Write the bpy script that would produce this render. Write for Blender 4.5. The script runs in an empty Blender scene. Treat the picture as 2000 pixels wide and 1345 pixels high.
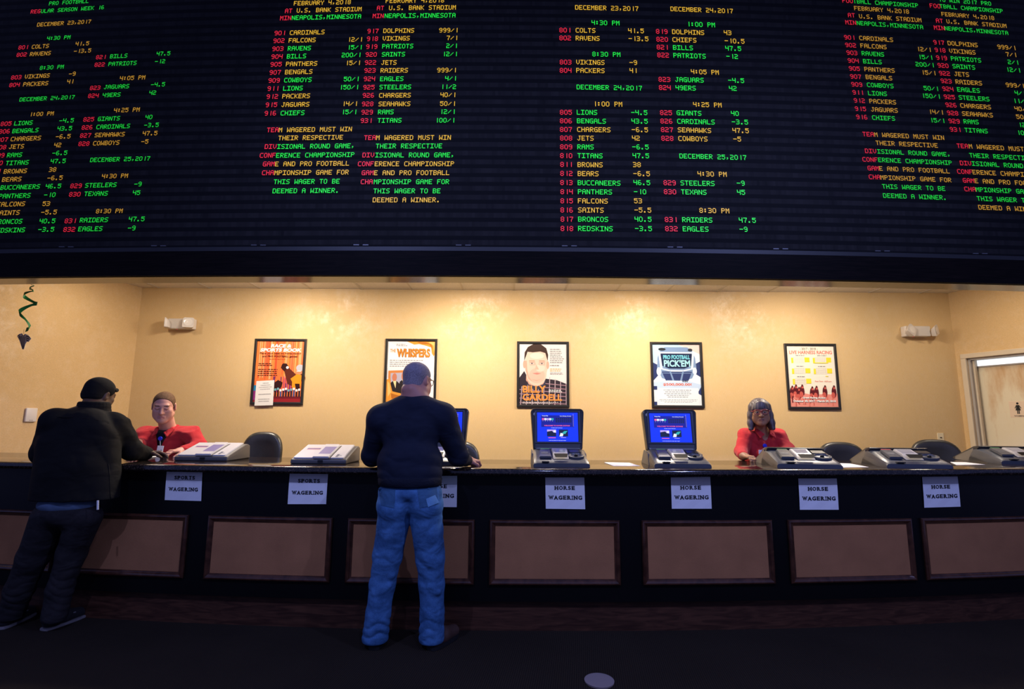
import bpy, bmesh, math, random
import numpy as np
from math import sin, cos, tan, pi, radians, sqrt, atan2
from mathutils import Vector, Matrix, Euler, Quaternion

# ------------------------------------------------------------------ camera, light, exposure
scene = bpy.context.scene
COL = scene.collection
EYE_Z, PITCH, ROLL, FPX = 1.39, radians(8.25), radians(0.39), 1000.0
_F = Vector((0, cos(PITCH), sin(PITCH)))
_R0 = Vector((1, 0, 0)); _U0 = Vector((0, -sin(PITCH), cos(PITCH)))
_R = cos(ROLL) * _R0 + sin(ROLL) * _U0
_U = -sin(ROLL) * _R0 + cos(ROLL) * _U0
EYE = Vector((0, 0, EYE_Z))
cam_data = bpy.data.cameras.new('camera')
cam_data.sensor_width = 36.0
cam_data.lens = FPX * 36.0 / 2000.0
cam_data.clip_start = 0.05
cam_data.clip_end = 100
cam = bpy.data.objects.new('camera', cam_data)
COL.objects.link(cam)
cam.matrix_world = Matrix(((_R.x, _U.x, -_F.x, EYE.x), (_R.y, _U.y, -_F.y, EYE.y), (_R.z, _U.z, -_F.z, EYE.z), (0, 0, 0, 1)))
scene.camera = cam

vs = scene.view_settings
vs.view_transform = 'Standard'; vs.look = 'None'; vs.exposure = 0.0; vs.gamma = 1.0; vs.use_curve_mapping = False
scene.cycles.use_denoising = True
scene.cycles.max_bounces = 6
scene.cycles.sample_clamp_indirect = 4.0

world = bpy.data.worlds.new('dim_hall'); scene.world = world; world.use_nodes = True
world.node_tree.nodes['Background'].inputs[0].default_value = (0.31, 0.37, 1.0, 1)
world.node_tree.nodes['Background'].inputs[1].default_value = 0.33

def lamp(name, kind, loc, target, power, color, size=0.2, spot=None, blend=0.4, spread=None):
    ld = bpy.data.lights.new(name, kind)
    ld.energy = power; ld.color = color
    if kind == 'AREA':
        ld.shape = 'DISK'; ld.size = size
        if spread: ld.spread = radians(spread)
    else:
        ld.shadow_soft_size = size
    if kind == 'SPOT':
        ld.spot_size = radians(spot); ld.spot_blend = blend
    o = bpy.data.objects.new(name, ld); COL.objects.link(o)
    o.location = loc
    o.rotation_euler = (Vector(target) - Vector(loc)).to_track_quat('-Z', 'Y').to_euler()
    return o

WARM = (1.0, 0.86, 0.69)
COOL = (0.36, 0.43, 1.0)
# recessed downlights in the booth ceiling
for lx, lp in ((-4.1, 6), (-2.45, 40), (-0.55, 54), (1.55, 52), (3.2, 29), (4.8, 7)):
    lamp('booth_downlight', 'AREA', (lx, 4.95, 2.89), (lx, 5.15, 0), lp, WARM, size=0.24)
for lx in (-2.6, 0.4, 3.4):                 # added fill lamps without fixtures, to brighten the ceiling tiles
    lamp('added_ceiling_fill', 'POINT', (lx, 4.9, 2.80), (lx, 4.9, 0), 15, (1.0, 0.88, 0.80), size=0.10)
# blue-gelled spots over the betting floor
lamp('hall_spot', 'SPOT', (2.9, 0.45, 3.95), (0.9, 3.6, 0.45), 265, COOL, size=0.04, spot=125, blend=1.0)
lamp('hall_spot', 'SPOT', (-1.8, 0.4, 4.0), (0.1, 3.6, 0.4), 225, COOL, size=0.04, spot=125, blend=1.0)
lamp('hall_spot', 'SPOT', (0.6, 0.1, 4.1), (0.6, 3.6, 0.4), 100, COOL, size=0.06, spot=125, blend=1.0)

# ------------------------------------------------------------------ pixel helpers
def ray(x, y):
    return _F + _R * ((x - 1000) / FPX) + _U * ((672.5 - y) / FPX)
def PY(x, y, Y):
    d = ray(x, y); return EYE + d * (Y / d.y)
def PZ(x, y, z):
    d = ray(x, y); return EYE + d * ((z - EYE_Z) / d.z)
def PQ(x, y, Y0, q):                       # meets the curved sheet Y = Y0 + q X^2
    X = 0.0
    for _ in range(8):
        p = PY(x, y, Y0 + q * X * X); X = p.x
    return p

# ------------------------------------------------------------------ materials
def new_mat(name):
    m = bpy.data.materials.new(name); m.use_nodes = True
    return m, m.node_tree.nodes, m.node_tree.links, m.node_tree.nodes['Principled BSDF']

def mat(name, color, rough=0.5, metal=0.0, spec=0.5, vary=0.0, scale=20.0, bump=0.0, bump_scale=200.0, coat=0.0, sheen=0.0, stretch=None):
    m, N, L, b = new_mat(name)
    b.inputs['Base Color'].default_value = (*color, 1)
    b.inputs['Roughness'].default_value = rough
    b.inputs['Metallic'].default_value = metal
    b.inputs['Specular IOR Level'].default_value = spec
    b.inputs['Coat Weight'].default_value = coat
    b.inputs['Sheen Weight'].default_value = sheen
    tc = N.new('ShaderNodeTexCoord')
    mp = N.new('ShaderNodeMapping'); L.new(tc.outputs['Object'], mp.inputs[0])
    if stretch: mp.inputs['Scale'].default_value = stretch
    if vary > 0:
        n = N.new('ShaderNodeTexNoise'); n.inputs['Scale'].default_value = scale; n.inputs['Detail'].default_value = 5
        L.new(mp.outputs[0], n.inputs['Vector'])
        r = N.new('ShaderNodeMapRange'); r.inputs['From Min'].default_value = 0.3; r.inputs['From Max'].default_value = 0.7
        r.inputs['To Min'].default_value = 1 - vary; r.inputs['To Max'].default_value = 1 + vary
        L.new(n.outputs['Fac'], r.inputs['Value'])
        mx = N.new('ShaderNodeVectorMath'); mx.operation = 'SCALE'; mx.inputs[0].default_value = color
        L.new(r.outputs[0], mx.inputs['Scale']); L.new(mx.outputs[0], b.inputs['Base Color'])
    if bump > 0:
        n2 = N.new('ShaderNodeTexNoise'); n2.inputs['Scale'].default_value = bump_scale; n2.inputs['Detail'].default_value = 3
        L.new(mp.outputs[0], n2.inputs['Vector'])
        bp = N.new('ShaderNodeBump'); bp.inputs['Strength'].default_value = bump; bp.inputs['Distance'].default_value = 0.004
        L.new(n2.outputs['Fac'], bp.inputs['Height']); L.new(bp.outputs[0], b.inputs['Normal'])
    return m

def srgb(r, g, b):
    f = lambda c: (c / 255 / 12.92) if c / 255 <= 0.04045 else ((c / 255 + 0.055) / 1.055) ** 2.4
    return (f(r), f(g), f(b))

def glow(name, color, strength):
    m, N, L, b = new_mat(name)
    b.inputs['Base Color'].default_value = (*[c * 0.3 for c in color], 1)
    b.inputs['Emission Color'].default_value = (*color, 1)
    b.inputs['Emission Strength'].default_value = strength
    return m

def paint(name, r, g, b, rough=0.45):
    return mat(name, srgb(r, g, b), rough, vary=0.02, scale=30)

def wallpaper(name, color):
    # woven tan paper with patches of pearly, glossier flake that catch the downlights
    m, N, L, b = new_mat(name)
    tc = N.new('ShaderNodeTexCoord')
    def noise(scale, det, sc=None, rough=0.5):
        n = N.new('ShaderNodeTexNoise'); n.inputs['Scale'].default_value = scale; n.inputs['Detail'].default_value = det
        n.inputs['Roughness'].default_value = rough
        if sc:
            mp = N.new('ShaderNodeMapping'); mp.inputs['Scale'].default_value = sc; L.new(tc.outputs['Object'], mp.inputs[0]); L.new(mp.outputs[0], n.inputs['Vector'])
        else:
            L.new(tc.outputs['Object'], n.inputs['Vector'])
        return n
    weave = noise(90, 3, (1, 1, 3.0)); mott = noise(2.6, 6, None, 0.65); flake = noise(16, 8, (1, 1, 0.8), 0.8)
    cr = N.new('ShaderNodeMapRange'); cr.inputs['From Min'].default_value = 0.25; cr.inputs['From Max'].default_value = 0.75
    cr.inputs['To Min'].default_value = 0.9; cr.inputs['To Max'].default_value = 1.1
    L.new(weave.outputs['Fac'], cr.inputs['Value'])
    mx = N.new('ShaderNodeVectorMath'); mx.operation = 'SCALE'; mx.inputs[0].default_value = color; L.new(cr.outputs[0], mx.inputs['Scale'])
    L.new(mx.outputs[0], b.inputs['Base Color'])
    mul = N.new('ShaderNodeMath'); mul.operation = 'MULTIPLY'; L.new(mott.outputs['Fac'], mul.inputs[0]); L.new(flake.outputs['Fac'], mul.inputs[1])
    mr = N.new('ShaderNodeMapRange'); mr.inputs['From Min'].default_value = 0.22; mr.inputs['From Max'].default_value = 0.34
    mr.inputs['To Min'].default_value = 0.0; mr.inputs['To Max'].default_value = 0.8
    L.new(mul.outputs[0], mr.inputs['Value'])
    b.inputs['Roughness'].default_value = 0.62
    b.inputs['Specular IOR Level'].default_value = 0.35
    L.new(mr.outputs[0], b.inputs['Coat Weight']); b.inputs['Coat Roughness'].default_value = 0.33; b.inputs['Coat IOR'].default_value = 1.75
    bp = N.new('ShaderNodeBump'); bp.inputs['Strength'].default_value = 0.25; bp.inputs['Distance'].default_value = 0.003
    L.new(weave.outputs['Fac'], bp.inputs['Height']); L.new(bp.outputs[0], b.inputs['Normal'])
    fb = N.new('ShaderNodeBump'); fb.inputs['Strength'].default_value = 0.5; fb.inputs['Distance'].default_value = 0.01
    fn = noise(22, 6, None, 0.7); L.new(fn.outputs['Fac'], fb.inputs['Height']); L.new(fb.outputs[0], b.inputs['Coat Normal'])
    return m

def wood(name, dark, light, rough=0.35, axis=(1.2, 14, 14), coat=0.3, spec=0.35):
    m, N, L, b = new_mat(name)
    b.inputs['Specular IOR Level'].default_value = spec
    tc = N.new('ShaderNodeTexCoord'); mp = N.new('ShaderNodeMapping'); mp.inputs['Scale'].default_value = axis
    L.new(tc.outputs['Object'], mp.inputs[0])
    n = N.new('ShaderNodeTexNoise'); n.inputs['Scale'].default_value = 4; n.inputs['Detail'].default_value = 8; n.inputs['Distortion'].default_value = 1.2
    L.new(mp.outputs[0], n.inputs['Vector'])
    r = N.new('ShaderNodeValToRGB'); r.color_ramp.elements[0].position = 0.35; r.color_ramp.elements[1].position = 0.68
    r.color_ramp.elements[0].color = (*dark, 1); r.color_ramp.elements[1].color = (*light, 1)
    L.new(n.outputs['Fac'], r.inputs[0]); L.new(r.outputs[0], b.inputs['Base Color'])
    b.inputs['Roughness'].default_value = rough; b.inputs['Coat Weight'].default_value = coat; b.inputs['Coat Roughness'].default_value = 0.15
    return m

def granite(name):
    m, N, L, b = new_mat(name)
    tc = N.new('ShaderNodeTexCoord')
    v = N.new('ShaderNodeTexVoronoi'); v.inputs['Scale'].default_value = 260; L.new(tc.outputs['Object'], v.inputs['Vector'])
    n = N.new('ShaderNodeTexNoise'); n.inputs['Scale'].default_value = 60; n.inputs['Detail'].default_value = 6; L.new(tc.outputs['Object'], n.inputs['Vector'])
    mu = N.new('ShaderNodeMath'); mu.operation = 'MULTIPLY'; L.new(v.outputs['Color'], mu.inputs[0]); L.new(n.outputs['Fac'], mu.inputs[1])
    r = N.new('ShaderNodeValToRGB'); e = r.color_ramp.elements
    e[0].position = 0.30; e[0].color = (0.008, 0.006, 0.006, 1); e[1].position = 0.55; e[1].color = (0.11, 0.075, 0.055, 1)
    L.new(mu.outputs[0], r.inputs[0]); L.new(r.outputs[0], b.inputs['Base Color'])
    b.inputs['Roughness'].default_value = 0.10; b.inputs['Specular IOR Level'].default_value = 0.6
    return m

def carpet(name):
    m, N, L, b = new_mat(name)
    tc = N.new('ShaderNodeTexCoord')
    w = N.new('ShaderNodeTexWave'); w.inputs['Scale'].default_value = 26; w.inputs['Distortion'].default_value = 0.6; w.inputs['Detail'].default_value = 2
    mp = N.new('ShaderNodeMapping'); mp.inputs['Rotation'].default_value = (0, 0, radians(8)); L.new(tc.outputs['Object'], mp.inputs[0]); L.new(mp.outputs[0], w.inputs['Vector'])
    n = N.new('ShaderNodeTexNoise'); n.inputs['Scale'].default_value = 160; n.inputs['Detail'].default_value = 4; L.new(tc.outputs['Object'], n.inputs['Vector'])
    n3 = N.new('ShaderNodeTexNoise'); n3.inputs['Scale'].default_value = 1.6; n3.inputs['Detail'].default_value = 4; L.new(tc.outputs['Object'], n3.inputs['Vector'])
    a = N.new('ShaderNodeMath'); a.operation = 'MULTIPLY_ADD'; a.inputs[1].default_value = 0.45; L.new(w.outputs['Fac'], a.inputs[0]); L.new(n.outputs['Fac'], a.inputs[2])
    r = N.new('ShaderNodeValToRGB'); e = r.color_ramp.elements
    e[0].position = 0.25; e[0].color = (0.008, 0.006, 0.0055, 1); e[1].position = 1.0; e[1].color = (0.031, 0.023, 0.015, 1)
    L.new(a.outputs[0], r.inputs[0])
    mx = N.new('ShaderNodeVectorMath'); mx.operation = 'SCALE'
    mr = N.new('ShaderNodeMapRange'); mr.inputs['To Min'].default_value = 0.7; mr.inputs['To Max'].default_value = 1.3; L.new(n3.outputs['Fac'], mr.inputs['Value'])
    L.new(r.outputs[0], mx.inputs[0]); L.new(mr.outputs[0], mx.inputs['Scale']); L.new(mx.outputs[0], b.inputs['Base Color'])
    b.inputs['Roughness'].default_value = 0.95; b.inputs['Specular IOR Level'].default_value = 0.1
    bp = N.new('ShaderNodeBump'); bp.inputs['Strength'].default_value = 0.6; bp.inputs['Distance'].default_value = 0.004
    L.new(a.outputs[0], bp.inputs['Height']); L.new(bp.outputs[0], b.inputs['Normal'])
    return m

def led_face(name):
    # black LED modules: rows of louvres, small block-to-block variation
    m, N, L, b = new_mat(name)
    tc = N.new('ShaderNodeTexCoord'); sx = N.new('ShaderNodeSeparateXYZ'); L.new(tc.outputs['Object'], sx.inputs[0])
    mm = N.new('ShaderNodeMath'); mm.operation = 'MULTIPLY'; mm.inputs[1].default_value = 1 / 0.066; L.new(sx.outputs['Z'], mm.inputs[0])
    fr = N.new('ShaderNodeMath'); fr.operation = 'FRACT'; L.new(mm.outputs[0], fr.inputs[0])
    gt = N.new('ShaderNodeMapRange'); gt.inputs['From Min'].default_value = 0.42; gt.inputs['From Max'].default_value = 0.5; L.new(fr.outputs[0], gt.inputs['Value'])
    fl = N.new('ShaderNodeMath'); fl.operation = 'FLOOR'; L.new(mm.outputs[0], fl.inputs[0])
    mx2 = N.new('ShaderNodeMath'); mx2.operation = 'MULTIPLY'; mx2.inputs[1].default_value = 1 / 0.019; L.new(sx.outputs['X'], mx2.inputs[0])
    flx = N.new('ShaderNodeMath'); flx.operation = 'FLOOR'; L.new(mx2.outputs[0], flx.inputs[0])
    cb = N.new('ShaderNodeCombineXYZ'); L.new(flx.outputs[0], cb.inputs[0]); L.new(fl.outputs[0], cb.inputs[1])
    wn = N.new('ShaderNodeTexNoise'); wn.inputs['Scale'].default_value = 0.23; wn.inputs['Detail'].default_value = 6; wn.inputs['Roughness'].default_value = 0.8
    L.new(cb.outputs[0], wn.inputs['Vector'])
    r = N.new('ShaderNodeMapRange'); r.inputs['From Min'].default_value = 0.35; r.inputs['From Max'].default_value = 0.6; r.inputs['To Min'].default_value = 0.25; r.inputs['To Max'].default_value = 1.0
    L.new(wn.outputs['Fac'], r.inputs['Value'])
    pr = N.new('ShaderNodeMath'); pr.operation = 'MULTIPLY'; L.new(gt.outputs[0], pr.inputs[0]); L.new(r.outputs[0], pr.inputs[1])
    rp = N.new('ShaderNodeValToRGB'); e = rp.color_ramp.elements
    e[0].color = (0.0022, 0.0022, 0.0028, 1); e[1].color = (0.019, 0.017, 0.017, 1)
    L.new(pr.outputs[0], rp.inputs[0]); L.new(rp.outputs[0], b.inputs['Base Color'])
    b.inputs['Roughness'].default_value = 0.7; b.inputs['Specular IOR Level'].default_value = 0.15
    bp = N.new('ShaderNodeBump'); bp.inputs['Strength'].default_value = 0.6; bp.inputs['Distance'].default_value = 0.01
    L.new(fr.outputs[0], bp.inputs['Height']); L.new(bp.outputs[0], b.inputs['Normal'])
    return m

def wrinkled(m, scale=6.0, strength=0.45, dist=0.04, stretch=(1, 1, 1.6)):
    """Adds soft creases under the weave of a cloth."""
    N, L = m.node_tree.nodes, m.node_tree.links; b = N['Principled BSDF']
    tc = N.new('ShaderNodeTexCoord'); mp = N.new('ShaderNodeMapping'); mp.inputs['Scale'].default_value = stretch; mp.inputs['Rotation'].default_value = (0.3, 0.5, 0.2)
    L.new(tc.outputs['Object'], mp.inputs[0])
    n = N.new('ShaderNodeTexNoise'); n.inputs['Scale'].default_value = scale; n.inputs['Detail'].default_value = 2; n.inputs['Distortion'].default_value = 0.5
    L.new(mp.outputs[0], n.inputs['Vector'])
    bp = N.new('ShaderNodeBump'); bp.inputs['Strength'].default_value = strength; bp.inputs['Distance'].default_value = dist
    L.new(n.outputs['Fac'], bp.inputs['Height'])
    if b.inputs['Normal'].is_linked:
        L.new(bp.outputs[0], b.inputs['Normal'].links[0].from_node.inputs['Normal'])
    else:
        L.new(bp.outputs[0], b.inputs['Normal'])
    return m

def cloth(name, color, rough=0.85, scale=500, bump=0.25, vary=0.12, sheen=0.0, vscale=14):
    return wrinkled(mat(name, color, rough, spec=0.2, vary=vary, scale=vscale, bump=bump, bump_scale=scale, sheen=sheen))

def denim(name, c_dark, c_light):
    m, N, L, b = new_mat(name)
    tc = N.new('ShaderNodeTexCoord')
    n = N.new('ShaderNodeTexNoise'); n.inputs['Scale'].default_value = 7; n.inputs['Detail'].default_value = 9; n.inputs['Roughness'].default_value = 0.68
    L.new(tc.outputs['Object'], n.inputs['Vector'])
    t = N.new('ShaderNodeTexNoise'); t.inputs['Scale'].default_value = 420; t.inputs['Detail'].default_value = 2
    mp = N.new('ShaderNodeMapping'); mp.inputs['Rotation'].default_value = (0, radians(35), 0); mp.inputs['Scale'].default_value = (1, 1, 0.35)
    L.new(tc.outputs['Object'], mp.inputs[0]); L.new(mp.outputs[0], t.inputs['Vector'])
    a = N.new('ShaderNodeMath'); a.operation = 'MULTIPLY_ADD'; a.inputs[1].default_value = 0.35; L.new(t.outputs['Fac'], a.inputs[0]); L.new(n.outputs['Fac'], a.inputs[2])
    r = N.new('ShaderNodeValToRGB'); e = r.color_ramp.elements
    e[0].position = 0.45; e[0].color = (*c_dark, 1); e[1].position = 0.88; e[1].color = (*c_light, 1)
    L.new(a.outputs[0], r.inputs[0]); L.new(r.outputs[0], b.inputs['Base Color'])
    b.inputs['Roughness'].default_value = 0.9; b.inputs['Specular IOR Level'].default_value = 0.15
    bp = N.new('ShaderNodeBump'); bp.inputs['Strength'].default_value = 0.3; bp.inputs['Distance'].default_value = 0.004
    L.new(a.outputs[0], bp.inputs['Height']); L.new(bp.outputs[0], b.inputs['Normal'])
    return wrinkled(m, 6.5, 0.5, 0.04)

def skin(name, color, spots=0.08):
    m, N, L, b = new_mat(name)
    tc = N.new('ShaderNodeTexCoord')
    n = N.new('ShaderNodeTexNoise'); n.inputs['Scale'].default_value = 28; n.inputs['Detail'].default_value = 5; L.new(tc.outputs['Object'], n.inputs['Vector'])
    r = N.new('ShaderNodeMapRange'); r.inputs['To Min'].default_value = 1 - spots; r.inputs['To Max'].default_value = 1 + spots; L.new(n.outputs['Fac'], r.inputs['Value'])
    mx = N.new('ShaderNodeVectorMath'); mx.operation = 'SCALE'; mx.inputs[0].default_value = color; L.new(r.outputs[0], mx.inputs['Scale']); L.new(mx.outputs[0], b.inputs['Base Color'])
    b.inputs['Roughness'].default_value = 0.5; b.inputs['Specular IOR Level'].default_value = 0.35
    b.inputs['Subsurface Weight'].default_value = 0.12; b.inputs['Subsurface Radius'].default_value = (0.012, 0.005, 0.003); b.inputs['Subsurface Scale'].default_value = 1.0
    return m

# ------------------------------------------------------------------ scene-building helpers
def emit(name, bm, mats, parent=None, smooth=False, loc=None, angle=None):
    me = bpy.data.meshes.new(name)
    bmesh.ops.recalc_face_normals(bm, faces=bm.faces) if smooth != 'keep' and smooth is not None and not getattr(bm, 'flatwork', False) else None
    bm.to_mesh(me); bm.free()
    for m in (mats if isinstance(mats, (list, tuple)) else [mats]): me.materials.append(m)
    o = bpy.data.objects.new(name, me); COL.objects.link(o)
    if parent is not None: o.parent = parent
    if loc is not None: o.location = loc
    if smooth:
        me.polygons.foreach_set('use_smooth', [True] * len(me.polygons))
        if angle: me.set_sharp_from_angle(angle=radians(angle))
    return o

def tag(o, label=None, cat=None, group=None, kind=None):
    if label: o['label'] = label
    if cat: o['category'] = cat
    if group: o['group'] = group
    if kind: o['kind'] = kind
    return o

def empty(name, loc, rotz=0, label=None, cat=None, group=None, rot=None):
    o = bpy.data.objects.new(name, None); COL.objects.link(o)
    o.location = loc; o.rotation_euler = rot if rot else (0, 0, rotz)
    o.empty_display_size = 0.05
    return tag(o, label, cat, group)

def copy_tree(o, parent=None):
    c = o.copy(); COL.objects.link(c)
    if parent is not None: c.parent = parent
    for ch in [k for k in o.children]:
        copy_tree(ch, c)
    return c

def B():
    return bmesh.new()

def faces(bm, pts, quads, mi=0):
    vsx = [bm.verts.new(p) for p in pts]
    out = []
    for q in quads:
        try:
            f = bm.faces.new([vsx[i] for i in q]); f.material_index = mi; out.append(f)
        except ValueError:
            pass
    return vsx, out

def box(bm, c, s, rot=None, mi=0, bev=0.0, seg=2):
    x, y, z = (k / 2 for k in s)
    pts = [Vector((sx * x, sy * y, sz * z)) for sx in (-1, 1) for sy in (-1, 1) for sz in (-1, 1)]
    M = rot.to_matrix() if isinstance(rot, (Euler, Quaternion)) else (rot if rot else Matrix.Identity(3))
    v, f = faces(bm, [M @ p + Vector(c) for p in pts], [(0, 1, 3, 2), (4, 6, 7, 5), (0, 4, 5, 1), (2, 3, 7, 6), (0, 2, 6, 4), (1, 5, 7, 3)], mi)
    if bev > 0:
        es = list({e for q in f for e in q.edges})
        r = bmesh.ops.bevel(bm, geom=es, offset=bev, segments=seg, affect='EDGES', profile=0.5)
        for q in r['faces']: q.material_index = mi
    return v

def prism(bm, poly, axis, a, b, mi=0, bev=0.0, seg=2):
    """Extrude a 2-D outline along an axis from a to b. axis 'x': poly is (y,z); 'y': (x,z); 'z': (x,y)."""
    mk = {'x': lambda p, t: Vector((t, p[0], p[1])), 'y': lambda p, t: Vector((p[0], t, p[1])), 'z': lambda p, t: Vector((p[0], p[1], t))}[axis]
    n = len(poly)
    va = [bm.verts.new(mk(p, a)) for p in poly]; vb = [bm.verts.new(mk(p, b)) for p in poly]
    fs = [bm.faces.new(va), bm.faces.new(vb[::-1])]
    for i in range(n):
        j = (i + 1) % n
        fs.append(bm.faces.new((va[i], vb[i], vb[j], va[j])))
    for f in fs: f.material_index = mi
    if bev > 0:
        es = list({e for q in fs for e in q.edges})
        r = bmesh.ops.bevel(bm, geom=es, offset=bev, segments=seg, affect='EDGES', profile=0.5)
        for q in r['faces']: q.material_index = mi
    return fs

def loft(bm, rings, mi=0, cap=True, closed=False):
    V = [[bm.verts.new(p) for p in r] for r in rings]
    n = len(V[0])
    pairs = list(zip(V[:-1], V[1:])) + ([(V[-1], V[0])] if closed else [])
    for a, b in pairs:
        for i in range(n):
            j = (i + 1) % n
            f = bm.faces.new((a[i], a[j], b[j], b[i])); f.material_index = mi
    if cap and not closed:
        f = bm.faces.new(V[0][::-1]); f.material_index = mi
        f = bm.faces.new(V[-1]); f.material_index = mi
    return V

def tube(bm, pts, r, n=10, mi=0, cap=True):
    pts = [Vector(p) for p in pts]
    rad = r if isinstance(r, (list, tuple)) else [r] * len(pts)
    rings = []; up = Vector((0.123, 0.2, 0.97))
    for i, p in enumerate(pts):
        t = (pts[min(i + 1, len(pts) - 1)] - pts[max(i - 1, 0)]).normalized()
        u = t.cross(up)
        if u.length < 1e-3: u = t.cross(Vector((1, 0, 0)))
        u.normalize(); w = t.cross(u)
        rings.append([p + (u * cos(2 * pi * k / n) + w * sin(2 * pi * k / n)) * rad[i] for k in range(n)])
    return loft(bm, rings, mi, cap)

def lathe(bm, prof, c=(0, 0, 0), n=28, mi=0, axis='z'):
    rings = []
    for r, z in prof:
        ring = []
        for k in range(n):
            a = 2 * pi * k / n
            p = (max(r, 1e-4) * cos(a), max(r, 1e-4) * sin(a), z)
            if axis == 'y': p = (p[0], -p[2], p[1])
            ring.append(Vector(c) + Vector(p))
        rings.append(ring)
    return loft(bm, rings, mi)

_textcache = {}
def text_polys(s, bold=0.0):
    """Built-in font outlines as (verts2d, faces) normalised to the ink box 0..1 x 0..1 and its aspect."""
    key = (s, bold)
    if key in _textcache: return _textcache[key]
    cu = bpy.data.curves.new('lettering', 'FONT'); cu.body = s; cu.size = 1.0; cu.offset = bold; cu.resolution_u = 3
    o = bpy.data.objects.new('lettering', cu); COL.objects.link(o)
    dg = bpy.context.evaluated_depsgraph_get(); dg.update()
    me = o.evaluated_get(dg).to_mesh()
    V = np.array([v.co[:2] for v in me.vertices]); P = [tuple(p.vertices) for p in me.polygons]
    o.evaluated_get(dg).to_mesh_clear()
    bpy.data.objects.remove(o); bpy.data.curves.remove(cu)
    lo = V.min(0); hi = V.max(0)
    _textcache[key] = ((V - lo) / (hi - lo), P, (hi - lo)[0] / (hi - lo)[1])
    return _textcache[key]

def put_text(bm, s, fn, u0, u1, v0, v1, mi=0, bold=0.02, slant=0.0, arc=None):
    """Lay text into the box (u0..u1, v0..v1); fn maps (u, v) to a point of the surface."""
    V, P, _a = text_polys(s, bold)
    vv = []
    for x, y in V:
        u = u0 + (u1 - u0) * x + slant * (y - 0.5) * (v1 - v0); v = v0 + (v1 - v0) * y
        if arc: v += arc(x)
        vv.append(bm.verts.new(fn(u, v)))
    for p in P:
        try:
            f = bm.faces.new([vv[i] for i in p]); f.material_index = mi
        except ValueError:
            pass

# ------------------------------------------------------------------ the setting
M = {}
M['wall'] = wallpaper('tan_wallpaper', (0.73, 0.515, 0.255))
M['wall_side'] = wallpaper('tan_wallpaper_shaded', (0.68, 0.46, 0.22))  # same paper, darkened to put the side walls' weaker light into the colour
M['white_tile'] = mat('ceiling_tile', (0.80, 0.77, 0.73), 0.9, vary=0.06, scale=60, bump=0.2, bump_scale=120)
M['tee'] = mat('ceiling_tee', (0.62, 0.58, 0.52), 0.5)
M['header'] = wood('dark_header_wood', (0.0015, 0.001, 0.001), (0.006, 0.0035, 0.003), 0.55, (1, 10, 16), 0.0, 0.06)
M['soffit'] = mat('polished_tan_laminate', (0.045, 0.030, 0.013), 0.15, metal=0.2, vary=0.12, scale=2.5, bump=0.04, bump_scale=25, stretch=(1, 6, 1))
M['carpet'] = carpet('dark_ribbed_carpet')
M['black_laminate'] = mat('black_laminate', (0.003, 0.003, 0.0033), 0.4, spec=0.2, vary=0.15, scale=3)
M['kick'] = wood('dark_red_oak', (0.034, 0.012, 0.006), (0.088, 0.034, 0.017), 0.5, (1.0, 9, 9), 0.1)
M['mahogany'] = wood('mahogany_moulding', (0.036, 0.0125, 0.007), (0.085, 0.031, 0.016), 0.3, (3, 3, 3), 0.5)
M['panel_fabric'] = mat('brown_panel_fabric', (0.37, 0.16, 0.068), 0.85, spec=0.2, vary=0.10, scale=5, bump=0.5, bump_scale=420)
M['granite'] = granite('black_brown_granite')
M['frame_black'] = mat('black_poster_frame', (0.018, 0.017, 0.017), 0.35)
M['paper'] = mat('white_paper', (0.80, 0.79, 0.78), 0.8, vary=0.02, scale=8)
M['ink'] = mat('black_ink', (0.004, 0.004, 0.006), 0.7)
M['door_paint'] = mat('beige_door_paint', (0.66, 0.55, 0.40), 0.45, vary=0.03, scale=6)
M['jamb'] = mat('grey_jamb', (0.42, 0.38, 0.34), 0.5)

def wall_prism(name, p0, direction, length, cuts, z1, thick, m):
    """A wall from p0 along direction, with door cuts (t0, t1, ztop); thickness goes away from the room."""
    d = Vector((direction[0], direction[1], 0)).normalized()
    n = Vector((d.y, -d.x, 0)) * thick
    bm = B(); t = 0.0
    def seg(a, b, za, zb):
        p, q = Vector((*p0, 0)) + d * a, Vector((*p0, 0)) + d * b
        pts = [p, q, q + n, p + n]
        loft(bm, [[k + Vector((0, 0, za)) for k in pts], [k + Vector((0, 0, zb)) for k in pts]])
    for (a, b, zt) in cuts:
        seg(t, a, 0, z1); seg(a, b, zt, z1); t = b
    seg(t, length, 0, z1)
    return tag(emit(name, bm, m), kind='structure')

CEIL = 2.92
XL, XR, YB = -4.45, 5.24, 6.0
DL = Vector((-0.27, -0.963)); DR = Vector((0.29, -0.957))
bm = B(); box(bm, (0, 1.5, -0.05), (16, 12, 0.1)); tag(emit('floor', bm, M['carpet']), kind='structure')
bm = B(); box(bm, ((XL + XR) / 2, YB + 0.05, CEIL / 2), (XR - XL + 0.3, 0.1, CEIL)); tag(emit('wall_back', bm, M['wall']), kind='structure')

def on_right(px, py):
    n = Vector((DR.y, -DR.x, 0)); o = Vector((XR, YB, 0)); d = ray(px, py)
    k = (o - EYE).dot(n) / d.dot(n); p = EYE + d * k
    return (p - o).dot(Vector((DR.x, DR.y, 0))), p.z
def on_left(px, py):
    n = Vector((DL.y, -DL.x, 0)); o = Vector((XL, YB, 0)); d = ray(px, py)
    k = (o - EYE).dot(n) / d.dot(n); p = EYE + d * k
    return (p - o).dot(Vector((DL.x, DL.y, 0))), p.z
def at_right(t, z, off=0.0):
    return Vector((XR + DR.x * t - 0.957 * off, YB + DR.y * t - 0.29 * off, z))
def at_left(t, z, off=0.0):
    return Vector((XL + DL.x * t + 0.963 * off, YB + DL.y * t - 0.27 * off, z))

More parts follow.
